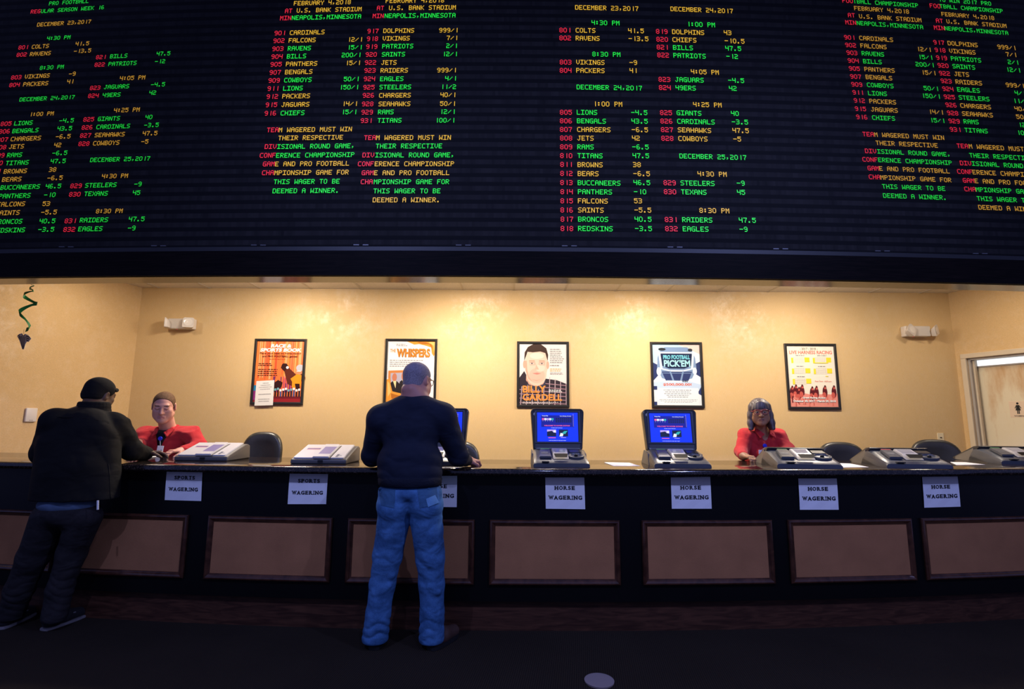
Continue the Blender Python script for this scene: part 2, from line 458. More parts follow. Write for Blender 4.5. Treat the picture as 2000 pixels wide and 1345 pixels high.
t_fr, z_fr = on_right(1877, 692)
T0 = t_fr + 0.055; DOOR_W = 0.95; DOOR_H = z_fr - 0.055
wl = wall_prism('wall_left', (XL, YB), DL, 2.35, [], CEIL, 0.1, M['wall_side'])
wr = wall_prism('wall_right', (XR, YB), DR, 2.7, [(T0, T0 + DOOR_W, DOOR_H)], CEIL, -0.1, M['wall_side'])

# ceiling of the booth: two-foot tiles in a grid of tees
bm = B(); box(bm, (0.4, 4.83, CEIL + 0.04), (11.6, 2.55, 0.08), mi=0)
for k in range(-9, 10):
    box(bm, (0.02 + 0.61 * k, 4.9, CEIL - 0.002), (0.024, 2.5, 0.006), mi=1)
for k in range(0, 4):
    box(bm, (0.4, 5.62 - 0.61 * k, CEIL - 0.002), (11.4, 0.024, 0.006), mi=1)
tag(emit('ceiling', bm, [M['white_tile'], M['tee']]), kind='structure')

# women's room door in the right wall
rotz_r = atan2(DR.y, DR.x)
dr = empty('door_1', at_right(T0, 0), rotz_r); tag(dr, kind='structure')
# local: x along the wall towards the viewer, y out of the booth (positive = behind the wall), z up
def wx(v): return Vector(v)
bm = B()
for x0, x1, z0, z1 in ((-0.055, 0.0, 0, DOOR_H), (DOOR_W, DOOR_W + 0.055, 0, DOOR_H), (-0.055, DOOR_W + 0.055, DOOR_H, DOOR_H + 0.055)):
    box(bm, ((x0 + x1) / 2, -0.008, (z0 + z1) / 2), (x1 - x0, 0.036, z1 - z0), bev=0.006)
emit('door_frame', bm, M['door_paint'], dr)
bm = B(); box(bm, (0.012, 0.075, DOOR_H / 2), (0.024, 0.13, DOOR_H)); box(bm, (DOOR_W - 0.012, 0.075, DOOR_H / 2), (0.024, 0.13, DOOR_H)); box(bm, (DOOR_W / 2, 0.075, DOOR_H - 0.01), (DOOR_W, 0.13, 0.02))
emit('jamb', bm, M['jamb'], dr)
bm = B(); box(bm, (0.036, 0.055, DOOR_H / 2), (0.02, 0.03, DOOR_H)); emit('door_stop', bm, M['door_paint'], dr)
m, N, L, b_ = new_mat('stained_birch_door')
tc = N.new('ShaderNodeTexCoord'); mp = N.new('ShaderNodeMapping'); mp.inputs['Scale'].default_value = (3.2, 1, 0.9); L.new(tc.outputs['Object'], mp.inputs[0])
n1 = N.new('ShaderNodeTexNoise'); n1.inputs['Scale'].default_value = 1.5; n1.inputs['Detail'].default_value = 7; n1.inputs['Roughness'].default_value = 0.62; L.new(mp.outputs[0], n1.inputs['Vector'])
rp = N.new('ShaderNodeValToRGB'); e = rp.color_ramp.elements; e[0].position = 0.48; e[0].color = (0.80, 0.70, 0.50, 1); e[1].position = 0.70; e[1].color = (0.60, 0.36, 0.17, 1)
L.new(n1.outputs['Fac'], rp.inputs[0]); L.new(rp.outputs[0], b_.inputs['Base Color']); b_.inputs['Roughness'].default_value = 0.35
zt = DOOR_H - 0.105
bm = B(); box(bm, (DOOR_W / 2, 0.125, zt / 2), (DOOR_W - 0.05, 0.04, zt), bev=0.003); leaf = emit('door_leaf', bm, m, dr)
bm = B(); box(bm, (DOOR_W / 2, 0.12, zt + 0.008), (DOOR_W - 0.05, 0.05, 0.016)); emit('leaf_top_bar', bm, M['jamb'], dr)
bm = B(); box(bm, (DOOR_W / 2, 0.13, (zt + DOOR_H - 0.005) / 2), (DOOR_W - 0.05, 0.02, DOOR_H - 0.02 - zt - 0.016)); emit('room_beyond_glow', bm, glow('lit_room_beyond', (0.93, 0.97, 1.0), 1.05), dr)  # glowing slab added to stand for the lit room seen above the door

# ------------------------------------------------------------------ overhead: fascia, soffit, odds board
BQ = 0.0095
def sheet(bm, Yf, q, x0, x1, z0, z1, depth, n=40, mi=0):
    rings = []
    for i in range(n + 1):
        X = x0 + (x1 - x0) * i / n; Y = Yf + q * X * X
        rings.append([Vector((X, Y, z0)), Vector((X, Y + depth, z0)), Vector((X, Y + depth, z1)), Vector((X, Y, z1))])
    loft(bm, rings, mi)
Z_SOF, Z_BRD = 2.352, 2.545
bm = B(); sheet(bm, 3.375, BQ, -7.0, 7.0, Z_SOF - 0.004, Z_BRD - 0.02, 0.03); sheet(bm, 3.367, BQ, -7.0, 7.0, Z_SOF - 0.004, Z_SOF + 0.012, 0.02)
tag(emit('trim_1', bm, M['header']), kind='structure')
bm = B(); sheet(bm, 3.405, BQ, -7.0, 7.0, Z_SOF, CEIL, 0.166)
tag(emit('trim_2', bm, M['soffit']), kind='structure')

board = empty('odds_board', (0, 3.40, Z_BRD), label='black electronic odds board with green, amber and red lettering above the counter', cat='display board')
BO = Vector((0, 3.40, Z_BRD))
def sheet_local(name, m, Yf, q, x0, x1, z0, z1, depth, origin, parent, n=40):
    bm = B(); sheet(bm, Yf, q, x0, x1, z0, z1, depth, n)
    for v in bm.verts: v.co -= origin
    return emit(name, bm, m, parent)
sheet_local('display_face', led_face('led_modules'), 3.40, BQ, -7.0, 7.0, Z_BRD, 5.0, 0.10, BO, board, 60)
sheet_local('bottom_rail', mat('board_rail', (0.004, 0.004, 0.005), 0.5), 3.385, BQ, -7.0, 7.0, Z_BRD - 0.019, Z_BRD + 0.012, 0.05, BO, board, 60)
clip_m = mat('clip_grey', (0.10, 0.10, 0.11), 0.4, metal=0.3)
for px in (130, 310, 505, 705, 905, 1112, 1318, 1524, 1722, 1912):
    p = PQ(px, 487, 3.386, BQ); bm = B()
    for dx in (-0.032, 0.032):
        box(bm, (p.x + dx, p.y - 0.004, Z_BRD + 0.022), (0.038, 0.006, 0.006))
    for v in bm.verts: v.co -= BO
    emit('mounting_clip', bm, clip_m, board)

FONT = {}
for line in '''A 14 17 17 31 17 17 17|B 30 17 17 30 17 17 30|C 15 16 16 16 16 16 15|D 30 17 17 17 17 17 30|E 31 16 16 30 16 16 31|F 31 16 16 30 16 16 16|G 15 16 16 23 17 17 15
H 17 17 17 31 17 17 17|I 31 4 4 4 4 4 31|J 7 2 2 2 2 18 12|K 17 18 20 24 20 18 17|L 16 16 16 16 16 16 31|M 17 27 21 21 17 17 17|N 17 25 25 21 19 19 17|O 14 17 17 17 17 17 14
P 30 17 17 30 16 16 16|Q 14 17 17 17 21 18 13|R 30 17 17 30 20 18 17|S 15 16 16 14 1 1 30|T 31 4 4 4 4 4 4|U 17 17 17 17 17 17 14|V 17 17 17 17 17 10 4|W 17 17 17 21 21 27 17
X 17 17 10 4 10 17 17|Y 17 17 10 4 4 4 4|Z 31 1 2 4 8 16 31|0 14 17 17 17 17 17 14|1 2 2 2 2 2 2 2|2 30 1 1 14 16 16 31|3 30 1 1 14 1 1 30|4 17 17 17 31 1 1 1|5 31 16 30 1 1 17 14
6 14 16 16 30 17 17 14|7 31 1 2 2 4 4 4|8 14 17 17 14 17 17 14|9 14 17 17 15 1 1 14|. 0 0 0 0 0 12 12|, 0 0 0 0 12 4 8|: 0 12 12 0 12 12 0|- 0 0 0 31 0 0 0|/ 0 1 2 4 8 16 0'''.replace('\n', '|').split('|'):
    k, *r = line.split(' '); FONT[k] = [int(v) for v in r]
LED = {'g': glow('led_green', (0.015, 0.86, 0.06), 1.0), 'a': glow('led_amber', (0.80, 0.46, 0.028), 1.0), 'r': glow('led_red', (0.86, 0.022, 0.05), 1.0)}
for k, c in (('g', (0.01, 0.6, 0.035)), ('a', (0.52, 0.26, 0.018)), ('r', (0.7, 0.015, 0.035))):
    LED['d' + k] = glow('led_offangle_dim_' + {'g': 'green', 'a': 'amber', 'r': 'red'}[k], c, 1.0)   # outer columns: off-angle dimming of the diodes put into the colour
CODES = {'g': 0, 'a': 1, 'r': 2}

def led_line(parent, pieces, sec):
    """pieces: (colour, X, Y, text, pitch or end X) in measured board coordinates."""
    ox, sc, pf, mats = sec
    bm = B()
    for col, X, Y, text, end in pieces:
        px, py = ox + X / sc, Y / sc
        pitch = ((end - X) / (len(text) - 0.2)) / sc if end else pf(Y) / sc
        slope = -6.25e-8 * (py - 672) * 2 * (px + pitch * len(text) / 2 - 1000) + 0.0068
        lean = (px + pitch * len(text) / 2 - 1080) * 0.000235
        gw, gh = pitch * 0.80, pitch * 1.12
        cw, chh = gw / 5, gh / 7
        for i, c in enumerate(text):
            if c == ' ': continue
            for r in range(7):
                bits = FONT[c][r]; k = 0
                while k < 5:
                    if bits >> (4 - k) & 1:
                        k2 = k
                        while k2 < 5 and bits >> (4 - k2) & 1: k2 += 1
                        q = []
                        for (uu, vv) in ((k, r), (k2, r), (k2, r + 1), (k, r + 1)):
                            dx = i * pitch + uu * cw; dy = vv * chh - gh / 2
                            p = PQ(px + dx + lean * dy, py + dy + slope * dx, 3.40, BQ)
                            p.y -= 0.005
                            q.append(bm.verts.new(p - BO))
                        f = bm.faces.new(q); f.material_index = CODES[col]
                        k = k2
                    else:
                        k += 1
    o = emit('lettering', bm, [LED[mats + c] for c in 'gar'], parent)
    return o

def column(sec, rows):
    c = empty('text_column', (0, 0, 0)); c.parent = board
    for row in rows.strip().split('\n'):
        pcs = []
        for pc in row.split(';'):
            col, X, Y, rest = pc.strip().split(' ', 3)
            end = None
            if '>' in rest:
                rest, end = rest.split('>'); end = float(end)
            pcs.append((col, float(X), float(Y), rest, end))
        led_line(c, pcs, sec)

S1 = (0, 2.802, lambda Y: 18.4 + 0.0034 * Y, 'd')
S2 = (480, 2.802, lambda Y: 21.2 + 0.0018 * Y, '')
S3 = (1050, 2.802, lambda Y: 22.1 + 0.0017 * Y, '')
S4 = (1600, 2.8025, lambda Y: 20.6 + 0.0014 * Y, 'd')

column(S1, '''g 272 22 PRO FOOTBALL>488
r 172 67 REG;g 228 64 ULAR SEASON WEEK 16>572
a 207 138 DECEMBER 23,2017>500
g 261 213 4:30 PM>388
r 105 263 801;a 178 259 COLTS;a 417 243 41.5
r 95 303 802;a 168 299 RAVENS;a 408 283 -13.5
g 222 374 8:30 PM>352
r 65 427 803;a 140 422 VIKINGS;a 381 407 -9
r 55 468 804;a 131 464 PACKERS;a 371 449 41
g 111 547 DECEMBER 24,2017>411
a 165 628 1:00 PM>297
r 8 680 805;g 82 677 LIONS;g 328 663 -4.5
r -1 722 806;g 72 719 BENGALS;g 318 706 43.5
r -12 767 807;a 63 763 CHARGERS;a 309 750 -6.5
r -22 809 808;a 54 805 JETS;a 300 796 42
r -32 853 809;g 43 851 RAMS;g 290 840 -6.5
r -42 895 810;g 36 894 TITANS;g 281 884 47.5
r -52 940 811;a 25 940 BROWNS;a 272 930 38
r -62 986 812;a 16 984 BEARS;a 263 976 -6.5
g 7 1028 BUCCANEERS;g 254 1021 46.5
g -2 1075 PANTHERS;g 245 1068 -10
a -11 1120 FALCONS;a 237 1116 53
a -19 1167 SAINTS;a 229 1163 -5.5
g -28 1215 BRONCOS;g 220 1211 40.5
g -37 1262 REDSKINS;g 213 1257 -3.5''')
column(S1, '''r 529 316 821;g 606 311 BILLS;g 860 297 47.5
r 521 357 822;g 597 353 PATRIOTS;g 851 339 -12
a 659 431 4:05 PM>797
r 496 484 823;g 573 479 JAGUARS;g 829 466 -4.5
r 486 527 824;g 565 523 49ERS;g 820 510 42
a 627 606 4:25 PM>767
r 460 656 825;g 539 653 GIANTS;g 799 643 40
r 451 700 826;g 531 697 CARDINALS;g 792 687 -3.5
r 442 744 827;a 522 741 SEAHAWKS;a 784 732 47.5
r 433 789 828;a 513 786 COWBOYS;a 776 777 -5
g 497 877 DECEMBER 25,2017>823
a 561 966 4:30 PM>703
r 389 1019 829;g 470 1016 STEELERS;g 738 1009 -9
r 382 1065 830;g 465 1062 TEXANS;g 730 1056 45
a 529 1157 8:30 PM>674
r 358 1210 831;g 441 1206 RAIDERS;g 708 1200 47.5
r 351 1257 832;g 432 1254 EAGLES;g 703 1249 -9''')
column(S2, '''a 265 21 FEBRUARY 4,2018>576
r 217 63 AT;a 281 60 U.S. BANK STADIUM>635
r 190 102 MIN;g 254 100 NEAPOLIS,MINNESOTA>632
r 159 184 901;a 243 182 CARDINALS
r 153 226 902;a 237 224 FALCONS;a 558 219 12/1
r 147 270 903;g 232 268 RAVENS;g 556 262 15/1
r 142 313 904;g 227 311 BILLS;g 527 304 200/1
r 137 355 905;a 222 353 PANTHERS;a 546 347 15/1
r 132 399 907;a 217 397 BENGALS
r 126 443 909;g 212 441 COWBOYS;g 538 435 50/1
r 121 487 911;g 207 486 LIONS;g 513 480 150/1
r 116 531 912;a 202 529 PACKERS
r 111 576 915;a 198 575 JAGUARS;a 528 570 14/1
r 105 622 916;g 193 621 CHIEFS;g 524 615 15/1
r 118 713 TEA;a 183 713 M WAGERED MUST WIN>582
a 180 757 THEIR RESPECTIVE>533
r 106 804 DIV;g 174 804 ISIONAL ROUND GAME,>597
r 79 852 CONF;g 168 852 ERENCE CHAMPIONSHIP>595
r 96 899 GAM;a 163 899 E AND PRO FOOTBALL>567
r 91 947 CHA;a 159 947 MPIONSHIP GAME FOR>564
g 155 996 THIS WAGER TO BE>515
g 149 1046 DEEMED A WINNER.>512''')
column(S2, '''a 767 7 FEBRUARY 4,2018>1086
r 719 47 AT;a 785 46 U.S. BANK STADIUM>1150
r 696 90 MIN;g 761 89 NEAPOLIS,MINNESOTA>1148
r 667 173 917;a 754 171 DOLPHINS;a 1059 168 999/1
r 664 215 918;a 751 213 VIKINGS;a 1100 210 7/1
r 660 258 919;g 748 256 PATRIOTS;g 1098 253 2/1
r 657 301 920;g 746 300 SAINTS;g 1076 298 12/1
r 653 345 922;a 743 345 JETS
r 650 388 923;a 739 388 RAIDERS;a 1048 386 999/1
r 647 434 924;g 736 434 EAGLES;g 1092 431 4/1
r 644 480 925;g 733 479 STEELERS;g 1067 477 11/2
r 641 524 926;a 731 524 CHARGERS;a 1066 521 40/1
r 637 571 928;a 728 571 SEAHAWKS;a 1064 569 50/1
r 634 616 929;g 725 615 RAMS;g 1062 613 12/1
r 630 662 931;g 723 661 TITANS;g 1037 660 100/1
r 649 755 TEA;a 715 755 M WAGERED MUST WIN>1123
g 713 801 THEIR RESPECTIVE>1075
r 640 850 DIV;g 710 850 ISIONAL ROUND GAME,>1142
r 615 898 CONF;a 707 898 ERENCE CHAMPIONSHIP>1140
r 636 947 GAM;a 704 947 E AND PRO FOOTBALL>1115
r 631 996 CHA;g 702 996 MPIONSHIP GAME FOR>1113
g 700 1046 THIS WAGER TO BE>1066
a 696 1095 DEEMED A WINNER.>1064''')
column(S3, '''a 205 43 DECEMBER 23,2017>550
g 295 126 4:30 PM>447
r 119 167 801;a 208 168 COLTS;a 495 170 41.5
r 119 210 802;a 208 211 RAVENS;a 497 213 -13.5
g 299 298 8:30 PM>452
r 121 342 803;a 211 342 VIKINGS;a 502 344 -9
r 121 387 804;a 211 387 PACKERS;a 503 388 41
g 213 478 DECEMBER 24,2017>570
a 303 570 1:00 PM>462
r 122 616 805;g 214 616 LIONS;g 511 617 -4.5
r 122 663 806;g 215 663 BENGALS;g 513 664 43.5
r 122 710 807;a 216 710 CHARGERS;a 514 711 -6.5
r 123 757 808;a 217 757 JETS;a 516 757 42
r 123 805 809;g 217 805 RAMS;g 517 805 -6.5
r 123 853 810;g 218 853 TITANS;g 519 853 47.5
r 124 901 811;a 218 902 BROWNS;a 521 902 38
r 124 950 812;a 219 951 BEARS;a 523 951 -6.5
r 124 1000 813;g 219 1001 BUCCANEERS;g 524 1000 46.5
r 125 1050 814;g 220 1050 PANTHERS;g 526 1050 -10
r 125 1100 815;a 220 1100 FALCONS;a 527 1100 53
r 125 1150 816;a 221 1150 SAINTS;a 529 1150 -5.5
r 126 1200 817;g 221 1200 BRONCOS;g 530 1200 40.5
r 126 1251 818;g 221 1251 REDSKINS;g 532 1251 -3.5''')
column(S3, '''a 726 51 DECEMBER 24,2017>1067
g 815 134 1:00 PM>969
r 647 174 819;a 735 176 DOLPHINS;a 1018 181 43
r 649 217 820;a 737 219 CHIEFS;a 1022 225 -10.5
r 651 260 821;g 740 262 BILLS;g 1026 266 47.5
r 654 303 822;g 742 305 PATRIOTS;g 1031 310 -12
a 838 394 4:05 PM>990
r 661 436 823;g 752 437 JAGUARS;g 1041 441 -4.5
r 663 481 824;g 754 482 49ERS;g 1046 485 42
a 850 573 4:25 PM>1005
r 669 618 825;g 760 619 GIANTS;g 1057 622 40
r 671 664 826;g 763 665 CARDINALS;g 1061 668 -3.5
r 674 711 827;a 766 712 SEAHAWKS;a 1065 715 47.5
r 676 758 828;a 769 759 COWBOYS;a 1069 762 -5
g 775 855 DECEMBER 25,2017>1140
a 874 952 4:30 PM>1033
r 688 1001 829;g 781 1002 STEELERS;g 1088 1003 -9
r 690 1050 830;g 784 1051 TEXANS;g 1090 1053 45
a 884 1152 8:30 PM>1047
r 695 1202 831;g 790 1203 RAIDERS;g 1100 1205 47.5
r 697 1252 832;g 793 1253 EAGLES;g 1103 1255 -9''')
column(S4, '''r 124 5 FOO;g 184 9 TBALL CHAMPIONSHIP>538
a 189 47 FEBRUARY 4,2018>488
r 155 85 AT;a 216 91 U.S. BANK STADIUM>556
r 141 124 MIN;g 203 128 NEAPOLIS,MINNESOTA>565
r 134 206 901;a 217 210 CARDINALS
r 140 248 902;a 223 252 FALCONS;a 530 270 12/1
r 147 290 903;g 230 294 RAVENS;g 538 313 15/1
r 154 333 904;g 238 337 BILLS;g 525 353 200/1
r 160 376 905;a 245 380 PANTHERS;a 555 398 15/1
r 167 420 907;a 252 423 BENGALS
r 173 463 909;g 259 466 COWBOYS;g 569 484 50/1
r 180 507 911;g 265 511 LIONS;g 557 525 150/1
r 187 551 912;a 272 555 PACKERS
r 193 596 915;a 281 600 JAGUARS;a 595 613 14/1
r 200 641 916;g 287 645 CHIEFS;g 602 659 15/1
r 235 735 TEA;a 299 738 M WAGERED MUST WIN>680
a 307 783 THEIR RESPECTIVE>645
r 248 827 DIV;g 315 830 ISIONAL ROUND GAME,>715
r 234 873 CONF;g 320 876 ERENCE CHAMPIONSHIP>722
r 262 921 GAM;a 326 923 E AND PRO FOOTBALL>710
r 269 969 CHA;a 333 972 MPIONSHIP GAME FOR>719
g 342 1021 THIS WAGER TO BE>686
g 347 1071 DEEMED A WINNER.>694''')
column(S4, '''g 652 0 TO WIN 2017 PRO>937
r 602 33 FOO;g 657 36 TBALL CHAMPIONSHIP>1001
a 666 79 FEBRUARY 4,2018>954
r 636 115 AT;a 694 119 U.S. BANK STADIUM>1021
r 625 153 MIN;g 684 157 NEAPOLIS,MINNESOTA>1030
r 622 233 917;a 700 238 DOLPHINS;a 972 258 999/1
r 629 275 918;a 709 280 VIKINGS;a 1018 299 7/1
r 637 317 919;g 718 322 PATRIOTS;g 1029 341 2/1
r 645 359 920;g 727 364 SAINTS;g 1018 382 12/1
r 653 402 922;a 736 406 JETS
r 662 444 923;a 743 449 RAIDERS;a 1018 466 999/1
r 671 487 924;g 752 491 EAGLES;g 1067 510 4/1
r 679 531 925;g 761 535 STEELERS;g 1057 553 11/2
r 688 575 926;a 769 579 CHARGERS;a 1066 596 40/1
r 697 619 928;a 779 623 SEAHAWKS;a 1075 640 50/1
r 705 663 929;g 787 666 RAMS;g 1086 684 12/1
r 712 709 931;g 793 713 TITANS;g 1078 727 100/1
r 750 799 TEA;a 816 802 M WAGERED MUST WIN
g 819 851 THEIR RESPECTIVE
r 767 893 DIV;g 832 896 ISIONAL ROUND GAME,
r 752 939 CONF;a 836 943 ERENCE CHAMPIONSHIP
r 783 988 GAM;a 848 991 E AND PRO FOOTBALL
r 791 1035 CHA;g 854 1038 MPIONSHIP GAME FOR
g 860 1087 THIS WAGER TO BE
a 868 1135 DEEMED A WINNER.''')

# ------------------------------------------------------------------ the counter
CQ = 0.02
def yc(X, base): return base + CQ * X * X
Y_EDGE, Y_FRONT, Y_KICK, Y_REAR = 3.50, 3.588, 3.63, 4.29
CTOP = 1.06
def ztop(X): return CTOP
top = empty('countertop', (0, Y_EDGE, CTOP), label='polished black granite countertop running the whole width of the betting windows', cat='countertop')
bm = B(); rings = []
prof = [(Y_EDGE + 0.030, CTOP - 0.050), (Y_EDGE + 0.010, CTOP - 0.047), (Y_EDGE + 0.001, CTOP - 0.036), (Y_EDGE, CTOP - 0.022), (Y_EDGE + 0.003, CTOP - 0.010), (Y_EDGE + 0.012, CTOP - 0.002), (Y_EDGE + 0.024, CTOP),
        (Y_REAR - 0.02, CTOP), (Y_REAR - 0.004, CTOP - 0.006), (Y_REAR, CTOP - 0.02), (Y_REAR, CTOP - 0.05)]
for i in range(81):
    X = -4.72 + 10.17 * i / 80
    rings.append([Vector((X, y + CQ * X * X - Y_EDGE, z - CTOP)) for y, z in prof])
loft(bm, rings)
slab = emit('granite_slab', bm, M['granite'], top, smooth=True, angle=35)

front = empty('service_counter', (0, Y_FRONT, 0), label='long black betting counter with brown fabric panels in mahogany frames', cat='counter')
FO = Vector((0, Y_FRONT, 0))
sheet_local('counter_body', M['black_laminate'], Y_FRONT, CQ, -4.72, 5.45, 0.195, CTOP - 0.05, 0.30, FO, front, 80)
sheet_local('kickboard', M['kick'], Y_KICK, CQ, -4.72, 5.45, 0.0, 0.19, 0.10, FO, front, 80)
sheet_local('ledge_strip', M['kick'], Y_KICK - 0.018, CQ, -4.72, 5.45, 0.186, 0.196, 0.03, FO, front, 80)

def inset_panel(x0, x1, z0=0.302, z1=0.716):
    y0, y1 = yc(x0, Y_FRONT) - 0.002, yc(x1, Y_FRONT) - 0.002
    sag = CQ * ((x1 - x0) / 2) ** 2
    def P(x, z, h):
        k = (x - x0) / (x1 - x0)
        return Vector((x, y0 + (y1 - y0) * k - sag * 4 * k * (1 - k) - h, z)) - FO
    bm = B(); rings = []
    for ins, h in ((0, 0), (0.0, 0.012), (0.006, 0.020), (0.014, 0.022), (0.024, 0.018), (0.030, 0.011), (0.036, 0.010), (0.040, 0.004)):
        pts = []
        a, b, c, d = x0 + ins, x1 - ins, z0 + ins, z1 - ins
        n = 6
        for k in range(n): pts.append(P(a + (b - a) * k / n, c, h))
        pts.append(P(b, c, h))
        for k in range(n): pts.append(P(b + (a - b) * k / n, d, h))
        pts.append(P(a, d, h))
        rings.append(pts)
    loft(bm, rings, cap=False)
    fr = emit('panel_frame', bm, M['mahogany'], front, smooth=True, angle=25)
    bm = B(); n = 8; ins = 0.036; rr = []
    for k in range(n + 1):
        x = x0 + ins + (x1 - x0 - 2 * ins) * k / n
        rr.append([P(x, z0 + ins, 0.005), P(x, z1 - ins, 0.005)])
    V = [[bm.verts.new(p) for p in r] for r in rr]
    for a, b in zip(V[:-1], V[1:]): bm.faces.new((a[0], b[0], b[1], a[1]))
    emit('fabric_panel', bm, M['panel_fabric'], fr)
for x0, x1 in ((-4.10, -3.22), (-3.07, -2.228), (-2.082, -1.207), (-1.102, -0.243), (-0.142, 0.733), (0.883, 1.787), (1.899, 2.814), (2.889, 3.80)):
    inset_panel(x0, x1)

# paper signs taped under the counter edge
SERIF = {'H': ((-.08, .38, 0), (.62, 1.08, 0), (-.08, .38, 1), (.62, 1.08, 1)), 'R': ((-.08, .42, 0), (.72, 1.12, 0), (-.08, .2, 1)), 'E': ((-.08, .2, 0), (-.08, .2, 1)), 'W': ((-.1, .22, 1), (.78, 1.1, 1)),
         'A': ((-.1, .3, 0), (.7, 1.1, 0)), 'N': ((-.1, .36, 0), (-.1, .25, 1), (.66, 1.1, 1)), 'I': ((-.9, 1.9, 0), (-.9, 1.9, 1)), 'P': ((-.08, .5, 0), (-.08, .2, 1)), 'T': ((.2, .8, 0),)}
WID = {'I': .38, 'W': 1.25, 'O': 1.05, 'G': 1.05, 'S': .8, 'E': .88, 'P': .88, 'T': .92}
def put_slab(bm, s, fn, u0, u1, v0, v1, mi=0):
    tot = sum(WID.get(c, 1) for c in s) + 0.22 * (len(s) - 1); k = (u1 - u0) / tot; u = u0
    for c in s:
        w = WID.get(c, 1) * k
        uu0, uu1 = (u, u + w) if c != 'I' else (u + w * .3, u + w * .7)
        put_text(bm, c, fn, uu0, uu1, v0, v1, mi, bold=0.035)
        for a, b, t in SERIF.get(c, ()):
            h = (v1 - v0) * 0.15; ub = uu1 - uu0
            z0 = v0 if t == 0 else v1 - h
            vv = [bm.verts.new(fn(uu0 + ub * x, z)) for x, z in ((a, z0), (b, z0), (b, z0 + h), (a, z0 + h))]
            f = bm.faces.new(vv); f.material_index = mi
        u += w + 0.22 * k

def paper_sign(corners, words, label):
    tl, trr, bl, br = [PQ(x, y, Y_FRONT - 0.004, CQ) for x, y in corners]
    c = (tl + trr + bl + br) / 4
    r = empty('paper_sign', c, label=label, cat='sign', group='paper signs taped to the counter front')
    def fn(u, v, off=0.0):
        p = (bl * (1 - u) + br * u) * (1 - v) + (tl * (1 - u) + trr * u) * v
        return p - c + Vector((0, -off, 0))
    bm = B(); n = 4
    for s, off in ((0, 0.0), (1, 0.0012)):
        pass
    vsx = [[bm.verts.new(fn(i / n, j / n, 0.0015 + 0.0015 * sin(3 * i + j))) for i in range(n + 1)] for j in range(n + 1)]
    for j in range(n):
        for i in range(n):
            bm.faces.new((vsx[j][i], vsx[j][i + 1], vsx[j + 1][i + 1], vsx[j + 1][i]))
    ret = bmesh.ops.extrude_face_region(bm, geom=bm.faces[:])
    for g in ret['geom']:
        if isinstance(g, bmesh.types.BMVert): g.co.y += 0.0008
    emit('sheet', bm, M['paper'], r)
    bm = B()
    f2 = lambda u, v: fn(u, v, 0.0042)
    if words[0] == 'SPORTS':
        put_slab(bm, 'SPORTS', f2, 0.235, 0.80, 0.69, 0.81); put_slab(bm, 'WAGERING', f2, 0.10, 0.90, 0.31, 0.43)
    else:
        put_slab(bm, 'HORSE', f2, 0.235, 0.75, 0.61, 0.73); put_slab(bm, 'WAGERING', f2, 0.08, 0.93, 0.30, 0.425)
    emit('lettering', bm, M['ink'], r)
paper_sign([(326, 917), (396, 918), (322, 976), (393, 978)], ('SPORTS',), 'SPORTS WAGERING paper sign nearest the man in the black jacket, on the counter front')
paper_sign([(566, 923), (641, 924), (562, 984), (637, 984)], ('SPORTS',), 'SPORTS WAGERING paper sign nearest the man in blue jeans, on the counter front')
paper_sign([(815, 929), (893, 929), (814, 989), (892, 990)], ('HORSE',), 'HORSE WAGERING paper sign mostly hidden behind the man in blue jeans')
paper_sign([(1065, 932), (1141, 932), (1066, 993), (1143, 994)], ('HORSE',), 'HORSE WAGERING paper sign below the lit kiosk under the plaid-shirt portrait poster')
paper_sign([(1310, 932), (1387, 931), (1312, 993), (1390, 993)], ('HORSE',), 'HORSE WAGERING paper sign below the lit kiosk under the helmet poster')
paper_sign([(1559, 934), (1634, 934), (1562, 995), (1638, 995)], ('HORSE',), 'HORSE WAGERING paper sign under the low terminal in front of the woman in red')
paper_sign([(1801, 931), (1870, 930), (1805, 991), (1876, 989)], ('HORSE',), 'HORSE WAGERING paper sign last in the row, farthest from the men')

# brushed cover plate over a floor box
p = PZ(1170.5, 1330.5, 0)
fb = empty('floor_box_cover', p, label='round brushed metal floor outlet cover set in the dark carpet', cat='floor outlet cover')
bm = B(); lathe(bm, [(0, 0), (0.078, 0), (0.078, 0.003), (0.070, 0.005), (0.0, 0.005)], n=48)
emit('cover_plate', bm, mat('brushed_nickel', (0.30, 0.24, 0.22), 0.55, metal=0.3, vary=0.15, scale=60), fb)
bm = B(); lathe(bm, [(0.071, 0.0045), (0.078, 0.0045), (0.0795, 0.0075), (0.072, 0.0078)], n=48)
emit('rim_ring', bm, mat('bright_rim', (0.55, 0.5, 0.5), 0.35, metal=0.6), fb)

# ------------------------------------------------------------------ betting terminals
M['shell'] = mat('blue_grey_plastic', (0.060, 0.066, 0.078), 0.35, vary=0.08, scale=10)
M['shell_dark'] = mat('charcoal_plastic', (0.022, 0.024, 0.028), 0.3)
M['shell_side'] = mat('taupe_plastic', (0.155, 0.138, 0.115), 0.5, vary=0.05, scale=8)
M['silver'] = mat('silver_plastic', (0.50, 0.49, 0.48), 0.35, metal=0.2)
M['glass_grey'] = mat('scanner_glass', (0.33, 0.33, 0.34), 0.12)
M['slot'] = mat('slot_black', (0.004, 0.004, 0.005), 0.4)
M['white_shell'] = mat('pale_grey_plastic', (0.58, 0.565, 0.555), 0.42, vary=0.03, scale=10)
M['grey_shell'] = mat('dark_grey_plastic', (0.085, 0.08, 0.078), 0.45, vary=0.05, scale=10)
M['lcd'] = glow('lcd_mauve', (0.20, 0.15, 0.34), 0.75)
M['green_led'] = glow('green_indicator', (0.10, 0.30, 0.10), 0.6)
M['red_led'] = glow('red_indicator', (0.7, 0.08, 0.10), 0.7)
